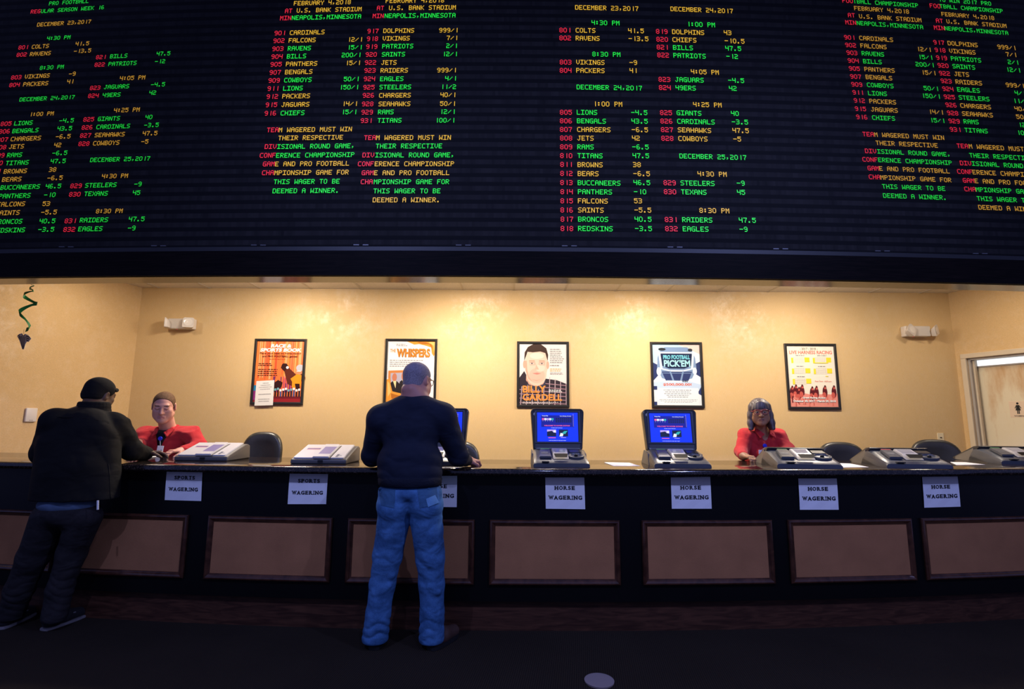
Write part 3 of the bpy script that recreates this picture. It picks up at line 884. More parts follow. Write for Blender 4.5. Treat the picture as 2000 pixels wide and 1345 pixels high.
BLUE = [glow('screen_blue', (0.004, 0.035, 0.82), 1.0), glow('screen_navy', (0.006, 0.010, 0.28), 1.0), glow('screen_white', (0.85, 0.88, 1.0), 1.0),
        glow('screen_pink', (0.85, 0.12, 0.35), 1.0), glow('screen_teal', (0.03, 0.45, 0.42), 1.0), glow('screen_black', (0.004, 0.01, 0.04), 1.0), glow('screen_lilac', (0.55, 0.40, 0.85), 1.0)]

def flat_fn(o, ux, uy, n, off=0.0):
    """(u, v) in metres on a plane through o with axes ux, uy and normal n."""
    o, ux, uy, n = Vector(o), Vector(ux).normalized(), Vector(uy).normalized(), Vector(n).normalized()
    return lambda u, v, k=0.0: o + ux * u + uy * v + n * (off + k)

def quadf(bm, fn, u0, u1, v0, v1, mi, k=0.0):
    f = bm.faces.new([bm.verts.new(fn(u, v, k)) for u, v in ((u0, v0), (u1, v0), (u1, v1), (u0, v1))]); f.material_index = mi
def polyf(bm, fn, pts, mi, k=0.0):
    try:
        f = bm.faces.new([bm.verts.new(fn(u, v, k)) for u, v in pts]); f.material_index = mi
    except ValueError:
        pass

def terminal_base(r, led):
    """Customer side faces -y. Origin at the middle of the front foot."""
    bm = B()
    # body: low nose, slope, ridge; flared foot
    def ring(x, k):
        return [Vector((x, yy, zz)) for yy, zz in k]
    side = [(0.0, 0.0), (0.0, 0.026), (0.020, 0.040), (0.10, 0.062), (0.20, 0.094), (0.265, 0.108), (0.30, 0.106), (0.34, 0.06), (0.36, 0.0)]
    xs = [(-0.197, 0.55), (-0.190, 0.86), (-0.176, 0.97), (-0.165, 1.0), (0.165, 1.0), (0.176, 0.97), (0.190, 0.86), (0.197, 0.55)]
    loft(bm, [ring(x, [(y, z * s) for y, z in side]) for x, s in xs])
    emit('body', bm, M['shell'], r, smooth=True, angle=28)
    sl = flat_fn((0, 0.055, 0.0525), (1, 0, 0), (0, 0.957, 0.29), (0, -0.29, 0.957))
    # printer cover on the left
    bm = B(); bmz = [(-0.152, 0.0), (-0.066, 0.0), (-0.066, 0.155), (-0.142, 0.155)]
    lo = [sl(u, v, 0.0) for u, v in bmz]; hi = [sl(u * 0.985 - 0.001, v * 0.97 + 0.003, 0.017) for u, v in bmz]
    loft(bm, [lo, hi]); bmesh.ops.bevel(bm, geom=bm.edges[:], offset=0.004, segments=2, affect='EDGES')
    pc = emit('printer_cover', bm, M['shell'], r, smooth=True, angle=35)
    bm = B(); quadf(bm, sl, -0.135, -0.085, 0.055, 0.095, 0, 0.0182)
    emit('cover_emblem', bm, mat('embossed_grey', (0.10, 0.105, 0.115), 0.5, vary=0.4, scale=90), pc)
    bm = B(); quadf(bm, sl, -0.135, -0.072, 0.148, 0.158, 0, 0.0182); emit('status_strip', bm, M[led], r)
    bm = B(); box(bm, (-0.112, 0.004, 0.036), (0.05, 0.03, 0.007), mi=0); emit('ticket_slot', bm, M['slot'], r)
    # scanner well in the middle
    bm = B()
    lo = [sl(u, v, 0.0) for u, v in ((-0.055, -0.01), (0.058, -0.01), (0.062, 0.16), (-0.058, 0.16))]
    hi = [sl(u, v, 0.022) for u, v in ((-0.050, 0.05), (0.052, 0.05), (0.056, 0.155), (-0.054, 0.155))]
    loft(bm, [lo, hi]); bmesh.ops.bevel(bm, geom=bm.edges[:], offset=0.003, segments=2, affect='EDGES')
    sb = emit('scanner_bezel', bm, M['silver'], r, smooth=True, angle=35)
    bm = B(); polyf(bm, sl, [(-0.036, 0.072), (0.038, 0.072), (0.043, 0.14), (-0.041, 0.14)], 0, 0.0232); emit('scanner_window', bm, M['glass_grey'], sb)
    bm = B(); f2 = flat_fn((0, 0.032, 0.052), (1, 0, 0), (0, 0.80, 0.60), (0, -0.6, 0.8)); polyf(bm, f2, [(-0.040, 0.006), (0.042, 0.006), (0.052, 0.046), (-0.050, 0.046)], 0, 0.013)
    emit('bet_slip_slot', bm, M['slot'], sb)
    # card reader cup and keypad on the right
    bm = B(); c0 = sl(0.118, 0.035, 0.0)
    rings = []
    for rr, h in ((0.052, 0.0), (0.050, 0.012), (0.042, 0.014), (0.036, 0.006), (0.020, 0.004)):
        rings.append([sl(0.112 + rr * 1.15 * cos(2 * pi * k / 24), 0.042 + rr * 0.9 * sin(2 * pi * k / 24), h) for k in range(24)])
    loft(bm, rings); cup = emit('reader_cup', bm, M['shell'], r, smooth=True, angle=40)
    bm = B(); lathe(bm, [(0, 0), (0.013, 0), (0.010, 0.014), (0, 0.016)], sl(0.112, 0.042, 0.005), n=16); emit('joystick', bm, M['slot'], cup, smooth=True)
    bm = B()
    lo = [sl(u, v, 0.0) for u, v in ((0.070, 0.095), (0.160, 0.095), (0.160, 0.158), (0.070, 0.158))]; hi = [sl(u, v, 0.012) for u, v in ((0.074, 0.10), (0.154, 0.10), (0.152, 0.155), (0.074, 0.155))]
    loft(bm, [lo, hi]); emit('reader_lid', bm, M['shell_dark'], r)

def outline(w0, w1, h, rad, n=6):
    """Rounded trapezoid, width w0 at the bottom, w1 at the top."""
    pts = []
    for cx, cz, a0 in ((w1 / 2 - rad, h - rad, 0), (-w1 / 2 + rad, h - rad, 90), (-w0 / 2 + rad * .6, rad * .6, 180), (w0 / 2 - rad * .6, rad * .6, 270)):
        rr = rad if a0 < 180 else rad * .6
        for k in range(n + 1):
            a = radians(a0 + 90 * k / n); pts.append((cx + rr * cos(a), cz + rr * sin(a)))
    return pts

def screen_housing(r, y, z, lean, h=0.315):
    o = Vector((0, y, z)); up = Vector((0, sin(lean), cos(lean))); out = Vector((0, -cos(lean), sin(lean)))
    fn = flat_fn(o, (1, 0, 0), up, out)
    bm = B(); rings = []
    for s, k in ((0.90, -0.10), (0.97, -0.085), (1.0, -0.05), (1.0, 0.0), (0.985, 0.012), (0.95, 0.016), (0.86, 0.012)):
        rings.append([fn(u * s, h / 2 + (v - h / 2) * s, k) for u, v in outline(0.372, 0.408, h, 0.03)])
    loft(bm, rings)
    hs = emit('screen_housing', bm, M['shell_dark'], r, smooth=True, angle=35)
    bm = B(); ins = []
    for k, s in ((0.0125, 1.05), (0.020, 1.03), (0.020, 0.97), (0.0135, 0.93)):
        ins.append([fn(u * s, 0.1725 + (v - 0.1175) * s, k) for u, v in ((-0.168, 0.0), (0.168, 0.0), (0.168, 0.238), (-0.168, 0.238))])
    loft(bm, ins, cap=False); emit('screen_bezel', bm, M['shell'], hs)
    bm = B(); quadf(bm, fn, -0.345 / 2, 0.345 / 2, 0.004, 0.046, 0, 0.0135); emit('lower_panel', bm, M['shell'], hs)
    bm = B(); lathe(bm, [(0, 0), (0.012, 0), (0.012, 0.004), (0, 0.005)], fn(-0.172, 0.27, 0.014), n=16, axis='y'); emit('round_badge', bm, M['silver'], hs)
    # the lit picture
    bm = B(); s = lambda u, v, k=0.0: fn(-0.155 + 0.310 * u, 0.062 + 0.221 * v, 0.0145 + k)
    quadf(bm, s, 0, 1, 0, 1, 0)
    quadf(bm, s, 0.10, 0.90, 0.50, 0.90, 1, 0.0004); quadf(bm, s, 0.885, 0.89, 0.52, 0.95, 6, 0.0006)
    put_text(bm, 'Tampa Bay', lambda u, v: s(u, v, .0008), 0.12, 0.27, 0.86, 0.90, 2); put_text(bm, 'Race 6, Monday, November', lambda u, v: s(u, v, .0008), 0.56, 0.84, 0.855, 0.89, 2)
    for i, c in enumerate((3, 2, 6, 2, 4)): quadf(bm, s, 0.12 + 0.058 * i, 0.172 + 0.058 * i, 0.735, 0.80, c, 0.0008)
    for i in range(5): quadf(bm, s, 0.137 + 0.058 * i, 0.150 + 0.058 * i, 0.70, 0.71, 2, 0.0008)
    for i in range(8):
        for j in range(3): quadf(bm, s, 0.455 + 0.05 * i, 0.495 + 0.05 * i, 0.66 + 0.055 * j, 0.70 + 0.055 * j, 5, 0.0008)
    put_text(bm, 'WELCOME TO DOVER DOWNS', lambda u, v: s(u, v, .0008), 0.17, 0.80, 0.525, 0.565, 3, bold=0.04)
    put_text(bm, 'To begin, touch a tile below', lambda u, v: s(u, v, .0008), 0.34, 0.62, 0.455, 0.48, 2)
    for u0, v0 in ((0.24, 0.18), (0.53, 0.18)):
        quadf(bm, s, u0, u0 + 0.22, v0, v0 + 0.23, 5, 0.0006)
    polyf(bm, s, [(0.24, 0.41), (0.24, 0.34), (0.36, 0.37), (0.40, 0.31), (0.46, 0.30), (0.46, 0.41)], 6, 0.0008); quadf(bm, s, 0.40, 0.455, 0.32, 0.38, 2, 0.001)
    polyf(bm, s, [(0.54, 0.18), (0.62, 0.18), (0.64, 0.27), (0.57, 0.30)], 2, 0.0008); polyf(bm, s, [(0.60, 0.29), (0.66, 0.36), (0.74, 0.37), (0.68, 0.26)], 4, 0.0008)
    quadf(bm, s, 0.27, 0.45, 0.12, 0.145, 3, 0.0008); quadf(bm, s, 0.57, 0.70, 0.13, 0.145, 6, 0.0008)
    put_text(bm, 'touch any picture to start your wager', lambda u, v: s(u, v, .0008), 0.28, 0.70, 0.03, 0.055, 2)
    emit('lit_screen', bm, BLUE, hs)

def folded_lid(r):
    bm = B()
    side = [(0.245, 0.108), (0.235, 0.122), (0.255, 0.126), (0.30, 0.121), (0.565, 0.018), (0.575, 0.004), (0.55, 0.0), (0.34, 0.0), (0.30, 0.06)]
    prism(bm, side, 'x', -0.186, 0.186, bev=0.005)
    lid = emit('folded_screen', bm, M['shell_dark'], r, smooth=True, angle=30)
    bm = B()
    for sx in (-1, 1):
        prism(bm, [(0.285, 0.0), (0.30, 0.105), (0.53, 0.022), (0.53, 0.0)], 'x', sx * 0.186, sx * 0.190, mi=0)
        prism(bm, [(0.14, 0.0), (0.33, 0.042), (0.50, 0.0)], 'x', sx * 0.190, sx * 0.197, mi=0)
    emit('side_cheek', bm, M['shell_side'], lid)

def stand_at(px, py, yaw_extra=0.0):
    p = PZ(px, py, CTOP)
    return p, yaw_extra

def kiosk(px, py, yaw, label):
    p, a = stand_at(px, py, yaw)
    r = empty('betting_kiosk', p, a, label, 'betting kiosk', 'upright screen betting kiosks')
    terminal_base(r, 'green_led'); screen_housing(r, 0.285, 0.098, radians(9))
    bm = B(); prism(bm, [(0.30, 0.0), (0.285, 0.11), (0.36, 0.11), (0.40, 0.0)], 'x', -0.16, 0.16, bev=0.006); emit('rear_pedestal', bm, M['shell_side'], r)
    bm = B()
    for sx in (-1, 1): prism(bm, [(0.17, 0.0), (0.20, 0.080), (0.34, 0.10), (0.44, 0.0)], 'x', sx * 0.189, sx * 0.200, mi=0)
    emit('side_cheek', bm, M['shell_side'], r)
    return r
kiosk(850, 908.5, 0.0, 'lit betting kiosk mostly hidden behind the man in blue jeans')
kiosk(1097, 912, 0.0, 'lit betting kiosk standing under the plaid-shirt portrait poster')
kiosk(1334, 913, -0.05, 'lit betting kiosk standing under the football helmet poster')

def low_terminal(px, py, yaw, led, label):
    p, a = stand_at(px, py, yaw)
    r = empty('low_terminal', p, a, label, 'betting terminal', 'grey low terminals with folded screens')
    terminal_base(r, led); folded_lid(r); r.scale = (1.09, 1.0, 1.04)
    return r
low_terminal(1582, 914, -0.16, 'green_led', 'low grey betting terminal with folded screen beside the woman in red')
low_terminal(1797, 914, -0.15, 'red_led', 'low grey betting terminal with a red indicator in front of the last chair')
low_terminal(2016, 907, -0.14, 'green_led', 'low grey betting terminal cut by the picture edge, in front of the restroom door')

def white_terminal(px, py, label):
    p, a = stand_at(px, py)
    r = empty('ticket_scanner', p, a, label, 'ticket terminal', 'white ticket scanners on the counter')
    W = 0.20
    side = [(0.0, 0.0), (0.0, 0.028), (0.012, 0.036), (0.27, 0.112), (0.30, 0.113), (0.335, 0.10), (0.345, 0.0)]
    bm = B(); prism(bm, side, 'x', -W, W, bev=0.008, seg=3); emit('body', bm, M['grey_shell'], r, smooth=True, angle=30)
    sl = flat_fn((0, 0.012, 0.036), (1, 0, 0), (0, 0.258, 0.076), (0, -0.076, 0.258))
    def slab(pts, k0, k1, m, name, par, bev=0.004):
        bm = B(); loft(bm, [[sl(u, v, k0) for u, v in pts], [sl(u, v, k1) for u, v in pts]])
        if bev: bmesh.ops.bevel(bm, geom=bm.edges[:], offset=bev, segments=2, affect='EDGES')
        return emit(name, bm, m, par, smooth=True, angle=35)
    tp = slab([(-0.19, 0.012), (-0.175, 0.002), (0.172, 0.002), (0.178, 0.012), (0.172, 0.285), (-0.19, 0.285)], -0.004, 0.008, M['white_shell'], 'top_cover', r)
    rail = slab([(-0.045, -0.008), (0.075, -0.008), (0.075, 0.24), (0.06, 0.262), (-0.045, 0.262)], 0.004, 0.020, M['white_shell'], 'centre_rail', tp)
    bm = B(); quadf(bm, sl, 0.075, 0.083, -0.006, 0.255, 0, 0.0085); emit('rail_shadow_gap', bm, M['slot'], tp)
    bm = B(); quadf(bm, sl, -0.022, 0.066, 0.05, 0.20, 0, 0.0205); emit('touch_display', bm, M['lcd'], rail)
    bm = B(); quadf(bm, sl, -0.155, -0.055, 0.175, 0.20, 0, 0.0085); quadf(bm, sl, -0.155, -0.055, 0.166, 0.175, 1, 0.0085); quadf(bm, sl, -0.155, -0.055, 0.20, 0.206, 1, 0.0085)
    emit('striped_label', bm, [mat('label_blue', (0.10, 0.09, 0.22), 0.5), mat('label_pink', (0.75, 0.30, 0.35), 0.5)], tp)
    bm = B(); quadf(bm, sl, 0.110, 0.128, 0.018, 0.075, 0, 0.0085); quadf(bm, sl, 0.128, 0.150, 0.04, 0.048, 0, 0.0085); emit('key_switch', bm, mat('switch_blue_grey', (0.10, 0.12, 0.18), 0.4), tp)
    bm = B(); box(bm, (0.015, 0.0, 0.020), (0.035, 0.012, 0.016)); emit('front_port', bm, M['slot'], r)
    return r
white_terminal(391, 900, 'pale grey ticket scanner with mauve display nearest the man in the red shirt')
white_terminal(621, 906, 'pale grey ticket scanner with mauve display nearest the man in blue jeans')

# papers lying on the counter
def paper(pts, label, name='paper_sheet', lift=0.0012, curl=0.0):
    P = [PZ(x, y, CTOP) for x, y in pts]
    c = sum(P, Vector()) / 4; c.z = CTOP
    bm = B(); n = 5; V = []
    for j in range(n + 1):
        row = []
        for i in range(n + 1):
            u, v = i / n, j / n
            p = (P[0] * (1 - u) + P[1] * u) * (1 - v) + (P[3] * (1 - u) + P[2] * u) * v
            row.append(bm.verts.new(p - c + Vector((0, 0, lift + curl * (2 * u - 1) ** 2))))
        V.append(row)
    for j in range(n):
        for i in range(n): bm.faces.new((V[j][i], V[j][i + 1], V[j + 1][i + 1], V[j + 1][i]))
    ret = bmesh.ops.extrude_face_region(bm, geom=bm.faces[:])
    for g in ret['geom']:
        if isinstance(g, bmesh.types.BMVert): g.co.z -= 0.0008
    o = emit(name, bm, M['paper'], None, loc=c)
    return tag(o, label, 'paper', 'loose papers on the counter')
paper([(1180, 902.5), (1229, 903.5), (1251, 910), (1198, 910)], 'white paper sheet on the counter between the two open kiosks')
paper([(1628, 904), (1660, 905), (1697, 912), (1640, 913)], 'white paper sheet on the counter beside the chair, right of the woman')
paper([(1856, 902), (1886, 902.5), (1924, 907), (1868, 908)], 'white paper sheet on the counter near the restroom door')
paper([(284, 891), (322, 888), (326, 889.5), (286, 894)], 'narrow white betting slip by the hand of the man in black', 'betting_slip', curl=0.004)

# ------------------------------------------------------------------ chairs behind the counter
M['leather'] = mat('black_leather', (0.022, 0.021, 0.019), 0.33, spec=0.5, vary=0.2, scale=6, bump=0.15, bump_scale=90)
M['chrome'] = mat('chair_steel', (0.35, 0.35, 0.35), 0.25, metal=0.9)
def make_chair(p, rz, top, w, label):
    r = empty('swivel_chair', (p.x, p.y, 0), rz, label, 'chair', 'tall black leather chairs behind the counter')
    h = 0.44; z0 = top - h
    bm = B(); rings = []
    for s, k in ((0.80, -0.035), (0.93, -0.030), (1.0, -0.012), (1.0, 0.010), (0.95, 0.028), (0.86, 0.036), (0.60, 0.030), (0.25, 0.026)):
        ring = []
        for i in range(40):
            a = 2 * pi * i / 40; cx = cos(a); cz = sin(a)
            e = 0.72 if cz > 0 else 0.5
            x = math.copysign(abs(cx) ** e, cx) * w / 2 * (1.0 if cz > 0 else 1 - 0.12 * cz * cz); z = math.copysign(abs(cz) ** (0.80 if cz > 0 else 0.5), cz) * h / 2
            x *= s; z *= s
            ring.append(Vector((x, -k + 0.30 + 0.55 * x * x * -1 + 0.12 * (z + 0.2), z0 + h / 2 + z)))
        rings.append(ring)
    loft(bm, rings); emit('backrest', bm, M['leather'], r, smooth=True, angle=50)
    bm = B(); box(bm, (0, 0.02, z0 - 0.09), (0.48, 0.46, 0.09), bev=0.035, seg=4); emit('seat', bm, M['leather'], r, smooth=True, angle=60)
    bm = B(); box(bm, (0, 0.30, z0 - 0.04), (0.07, 0.03, 0.30), bev=0.008); box(bm, (0, 0.18, z0 - 0.15), (0.07, 0.28, 0.02), bev=0.004); emit('back_bracket', bm, M['slot'], r)
    bm = B(); lathe(bm, [(0, 0.08), (0.035, 0.08), (0.035, 0.35), (0.022, 0.36), (0.022, z0 - 0.13), (0, z0 - 0.13)], n=16); emit('gas_column', bm, M['chrome'], r, smooth=True, angle=40)
    bm = B(); ring = [Vector((0.22 * cos(2 * pi * k / 32), 0.22 * sin(2 * pi * k / 32), 0.32)) for k in range(33)]; tube(bm, ring, 0.011, 8); emit('foot_ring', bm, M['chrome'], r, smooth=True)
    for k in range(5):
        a = 2 * pi * k / 5 + 0.3; bm = B(); tube(bm, [(0.03 * cos(a), 0.03 * sin(a), 0.11), (0.30 * cos(a), 0.30 * sin(a), 0.075)], [0.025, 0.015], 8)
        leg = emit('leg', bm, M['slot'], r, smooth=True)
        bm = B(); lathe(bm, [(0, -0.012), (0.026, -0.012), (0.028, 0), (0.026, 0.012), (0, 0.012)], (0.30 * cos(a), 0.30 * sin(a), 0.029), n=14, axis='y'); tube(bm, [(0.30 * cos(a), 0.30 * sin(a), 0.03), (0.30 * cos(a), 0.30 * sin(a), 0.08)], 0.008, 6); emit('caster', bm, M['slot'], leg, smooth=True, angle=40)
    return r
def chair(px, py, Y, w, rz, label):
    p = PY(px, py, Y); back = Vector((0, 0.30, 0)); back.rotate(Euler((0, 0, rz)))
    return make_chair(Vector((p.x, p.y, 0)) - back, rz, p.z, w, label)
chair(514, 843, 5.05, 0.375, 0.12, 'black leather chair alone between the two pale ticket scanners')
chair(385, 862, 5.22, 0.42, 0.0, 'black leather chair the clerk in the red shirt sits on')
chair(893, 861, 5.0, 0.44, -0.1, 'black leather chair showing past the kiosk beside the hand of the man in jeans')
chair(1643, 863, 5.0, 0.44, -0.15, 'black leather chair just past the woman in red, under the harness racing poster')
chair(1826, 858, 5.15, 0.44, -0.3, 'black leather chair near the restroom door, below the beige outlet plate')

# ------------------------------------------------------------------ framed posters
PAL = {}
def pal(key, *rgb):
    if key not in PAL: PAL[key] = mat('print_' + key, srgb(*rgb), 0.35, spec=0.4)
    return PAL[key]

class Print:
    """Flat printed shapes on a poster of w x h metres; u, v run 0..1, each layer a hair above the last."""
    def __init__(s, w, h):
        s.w, s.h, s.bm, s.mats, s.k = w, h, B(), [], 0
    def mi(s, m):
        if m not in s.mats: s.mats.append(m)
        return s.mats.index(m)
    def fn(s):
        s.k += 1; k = s.k * 0.00006
        return lambda u, v: Vector(((u - 0.5) * s.w, -k, (v - 0.5) * s.h))
    def poly(s, pts, m):
        f = s.fn(); i = s.mi(m)
        try:
            q = s.bm.faces.new([s.bm.verts.new(f(u, v)) for u, v in pts]); q.material_index = i
        except ValueError: pass
    def rect(s, u0, v0, u1, v1, m): s.poly([(u0, v0), (u1, v0), (u1, v1), (u0, v1)], m)
    def ell(s, u, v, a, b, m, n=24, rot=0.0):
        s.poly([(u + a * cos(t) * cos(rot) - b * sin(t) * sin(rot) * s.h / s.w, v + b * sin(t) * cos(rot) + a * cos(t) * sin(rot) * s.w / s.h) for t in [2 * pi * i / n for i in range(n)]], m)
    def text(s, t, u0, u1, v0, v1, m, bold=0.03, slant=0.0, arc=None):
        put_text(s.bm, t, s.fn(), u0, u1, v0, v1, s.mi(m), bold, slant, arc)
    def lines(s, u0, u1, v0, v1, n, m, seed=1, fill=0.5, center=False):
        rnd = random.Random(seed); f = s.fn(); i = s.mi(m); dv = (v1 - v0) / n
        for k in range(n):
            ln = (u1 - u0) * rnd.uniform(0.7, 1.0); a = u0 if not center else (u0 + u1 - ln) / 2
            v = v1 - dv * (k + 0.75); x = a
            while x < a + ln:
                w = rnd.uniform(0.02, 0.07); x2 = min(x + w, a + ln)
                q = s.bm.faces.new([s.bm.verts.new(f(*p)) for p in ((x, v), (x2, v), (x2, v + dv * fill), (x, v + dv * fill))]); q.material_index = i
                x = x2 + 0.012
    def done(s, parent):
        return emit('print', s.bm, s.mats, parent)

FW, FH, FT = 0.613, 0.772, 0.030
def poster(X, zc, label, draw, tilt=0.0):
    r = empty('framed_poster', (X, YB - 0.002, zc), label=label, cat='poster', group='framed posters on the back wall', rot=(0, tilt, 0))
    bm = B(); rings = []
    for ins, y in ((0, 0.0), (0, -0.016), (0.004, -0.020), (FT - 0.008, -0.020), (FT - 0.002, -0.016), (FT, -0.006)):
        a, b = FW / 2 - ins, FH / 2 - ins
        rings.append([Vector((-a, y, -b)), Vector((a, y, -b)), Vector((a, y, b)), Vector((-a, y, b))])
    loft(bm, rings, cap=False); emit('frame', bm, M['frame_black'], r)
    bm = B(); box(bm, (0, -0.003, 0), (FW - 0.03, 0.004, FH - 0.03)); emit('backing', bm, M['paper'], r)
    p = Print(FW - 2 * FT, FH - 2 * FT); draw(p)
    o = p.done(r); o.location = (0, -0.0062, 0)
    return r

W_ = pal('white', 245, 243, 242); K_ = pal('black', 25, 24, 26); G_ = pal('grey_text', 150, 146, 148)
def d_race(p):
    p.rect(0, 0, 1, 1, pal('orange', 236, 120, 60))
    rnd = random.Random(4)
    for i in range(34):
        u = rnd.uniform(0, 0.96); c = rnd.choice([('peach', 250, 176, 120), ('red_orange', 222, 84, 48), ('amber', 246, 150, 70), ('coral', 240, 130, 96)])
        p.rect(u, 0.36 + rnd.uniform(0, .1), u + rnd.uniform(0.01, 0.035), 1.0, pal(*c))
    for i in range(14):
        u = rnd.uniform(0.36, 0.8); p.rect(u, 0.16, u + 0.02, rnd.uniform(0.3, 0.42), pal(*rnd.choice([('violet', 150, 50, 130), ('magenta', 190, 60, 110), ('plum', 100, 40, 100)])))
    p.rect(0, 0, 1, 0.055, pal('brick', 150, 36, 40)); p.rect(0, 0.055, 1, 0.09, pal('brick_dark', 110, 28, 36))
    p.text('RACE &', 0.30, 0.74, 0.895, 0.955, W_, 0.05, 0.25); p.text('SPORTS BOOK', 0.08, 0.96, 0.825, 0.885, W_, 0.05, 0.25)
    p.text('Place your bets on horse racing', 0.07, 0.95, 0.775, 0.815, pal('dark_brown', 80, 34, 20), 0.02); p.text('and PRO FOOTBALL games!', 0.13, 0.88, 0.725, 0.765, pal('dark_brown', 80, 34, 20), 0.03)
    p.lines(0.28, 0.72, 0.69, 0.715, 1, pal('rust', 180, 80, 40), 3); p.lines(0.06, 0.36, 0.585, 0.64, 2, pal('dark_brown', 80, 34, 20), 5); p.lines(0.06, 0.50, 0.42, 0.55, 4, pal('dark_brown', 80, 34, 20), 6, .4)
    hb = pal('horse_brown', 96, 40, 24); hd = pal('horse_dark', 50, 22, 18)
    # racehorse head and neck, jockey in yellow, player with a silver helmet
    p.poly([(0.54, 0.56), (0.56, 0.62), (0.63, 0.635), (0.69, 0.60), (0.74, 0.54), (0.86, 0.46), (0.94, 0.34), (0.80, 0.26), (0.70, 0.30), (0.66, 0.40), (0.62, 0.50)], hb)
    p.poly([(0.54, 0.56), (0.58, 0.635), (0.66, 0.63), (0.70, 0.58), (0.62, 0.50)], hd); p.ell(0.68, 0.565, 0.03, 0.022, W_)
    p.ell(0.97, 0.40, 0.10, 0.06, hb); p.ell(0.93, 0.50, 0.075, 0.055, pal('tan_skin', 214, 140, 100)); p.ell(0.95, 0.56, 0.085, 0.055, pal('silver_helmet', 190, 190, 200)); p.rect(0.88, 0.50, 0.97, 0.51, W_)
    p.poly([(0.76, 0.38), (0.90, 0.46), (0.99, 0.44), (0.99, 0.26), (0.90, 0.22), (0.80, 0.24), (0.80, 0.33)], pal('jersey_gold', 236, 150, 30)); p.poly([(0.86, 0.30), (0.96, 0.30), (0.97, 0.22), (0.90, 0.18)], hd)
    p.poly([(0.30, 0.20), (0.40, 0.30), (0.50, 0.36), (0.60, 0.32), (0.58, 0.24), (0.44, 0.17)], hd)
    for i in range(11):
        u = 0.40 + 0.056 * i; p.rect(u - .012, 0.09, u + .022, 0.20, pal(*rnd.choice([('silks_dark', 40, 36, 52), ('silks_blue', 70, 84, 140), ('horse_dark', 50, 22, 18)])))
        p.ell(u, 0.19 + 0.012 * (i % 3), 0.025, 0.02, pal(*rnd.choice([('white', 245, 243, 242), ('silks_teal', 110, 170, 180), ('silks_blue', 70, 84, 140)])))
    p.rect(0, 0.18, 0.06, 0.27, pal('cyan_patch', 40, 130, 180)); p.rect(0, 0.03, 0.06, 0.18, pal('violet', 150, 50, 130))
def d_concert(p):
    p.rect(0, 0, 1, 1, pal('silver_white', 232, 228, 232)); p.poly([(0.0, 0.55), (0.5, 0.8), (0.0, 1)], pal('white', 245, 243, 242)); p.poly([(0.6, 0.2), (1, 0.5), (1, 0.1)], pal('white', 245, 243, 242))
    og = pal('silk_orange', 226, 150, 56); od = pal('silk_shadow', 176, 104, 34); ol = pal('silk_light', 246, 190, 110)
    p.poly([(0.40, 1), (0.56, 0.945), (0.66, 0.955), (0.80, 0.93), (0.92, 0.90), (0.94, 0.80), (0.985, 0.75), (1, 0.78), (1, 1)], og); p.poly([(0.60, 0.99), (0.72, 0.955), (0.88, 0.95), (0.96, 0.86), (0.93, 0.95), (0.80, 0.99)], od); p.poly([(0.86, 0.99), (0.97, 0.93), (0.99, 0.80), (1, 0.99)], ol)
    p.lines(0.18, 0.42, 0.915, 0.96, 2, pal('grey_text', 150, 146, 148), 9)
    tx = pal('title_orange', 224, 132, 44)
    p.text('THE', 0.05, 0.17, 0.815, 0.87, tx, 0.03); p.text('WHISPERS', 0.195, 0.905, 0.73, 0.875, pal('brown_shadow', 120, 74, 40), 0.05); p.text('WHISPERS', 0.188, 0.898, 0.735, 0.88, tx, 0.03)
    p.lines(0.05, 0.90, 0.57, 0.70, 4, pal('grey_text', 150, 146, 148), 12, .42)
    p.poly([(0.03, 0.40), (0.03, 0.51), (0.74, 0.53), (0.74, 0.06), (0.10, 0.10)], pal('gilt', 204, 128, 66)); p.poly([(0.08, 0.40), (0.08, 0.47), (0.70, 0.49), (0.70, 0.10), (0.12, 0.10)], pal('lilac_grey', 176, 172, 190))
    sk = pal('brown_skin', 196, 122, 92)
    for u, v in ((0.165, 0.0), (0.36, 0.02), (0.52, -0.01)):
        p.poly([(u - 0.12, 0.12), (u - 0.08, 0.31 + v), (u - 0.03, 0.34 + v), (u + 0.05, 0.34 + v), (u + 0.12, 0.29 + v), (u + 0.16, 0.12)], pal('suit_black', 42, 36, 36)); p.ell(u, 0.40 + v, 0.05, 0.068, sk); p.poly([(u - 0.03, 0.34 + v), (u + 0.04, 0.34 + v), (u + 0.03, 0.22)], pal('cream', 236, 214, 160))
    p.poly([(0, 0.36), (0.06, 0.39), (0.09, 0.28), (0.13, 0.17), (0.30, 0.14), (0.44, 0.06), (0.40, 0), (0, 0)], og); p.poly([(0.02, 0.34), (0.06, 0.30), (0.10, 0.16), (0.04, 0.08)], ol); p.poly([(0.10, 0.14), (0.28, 0.10), (0.34, 0.03), (0.12, 0.05)], od)
    p.lines(0.80, 0.98, 0.05, 0.09, 2, G_, 3)
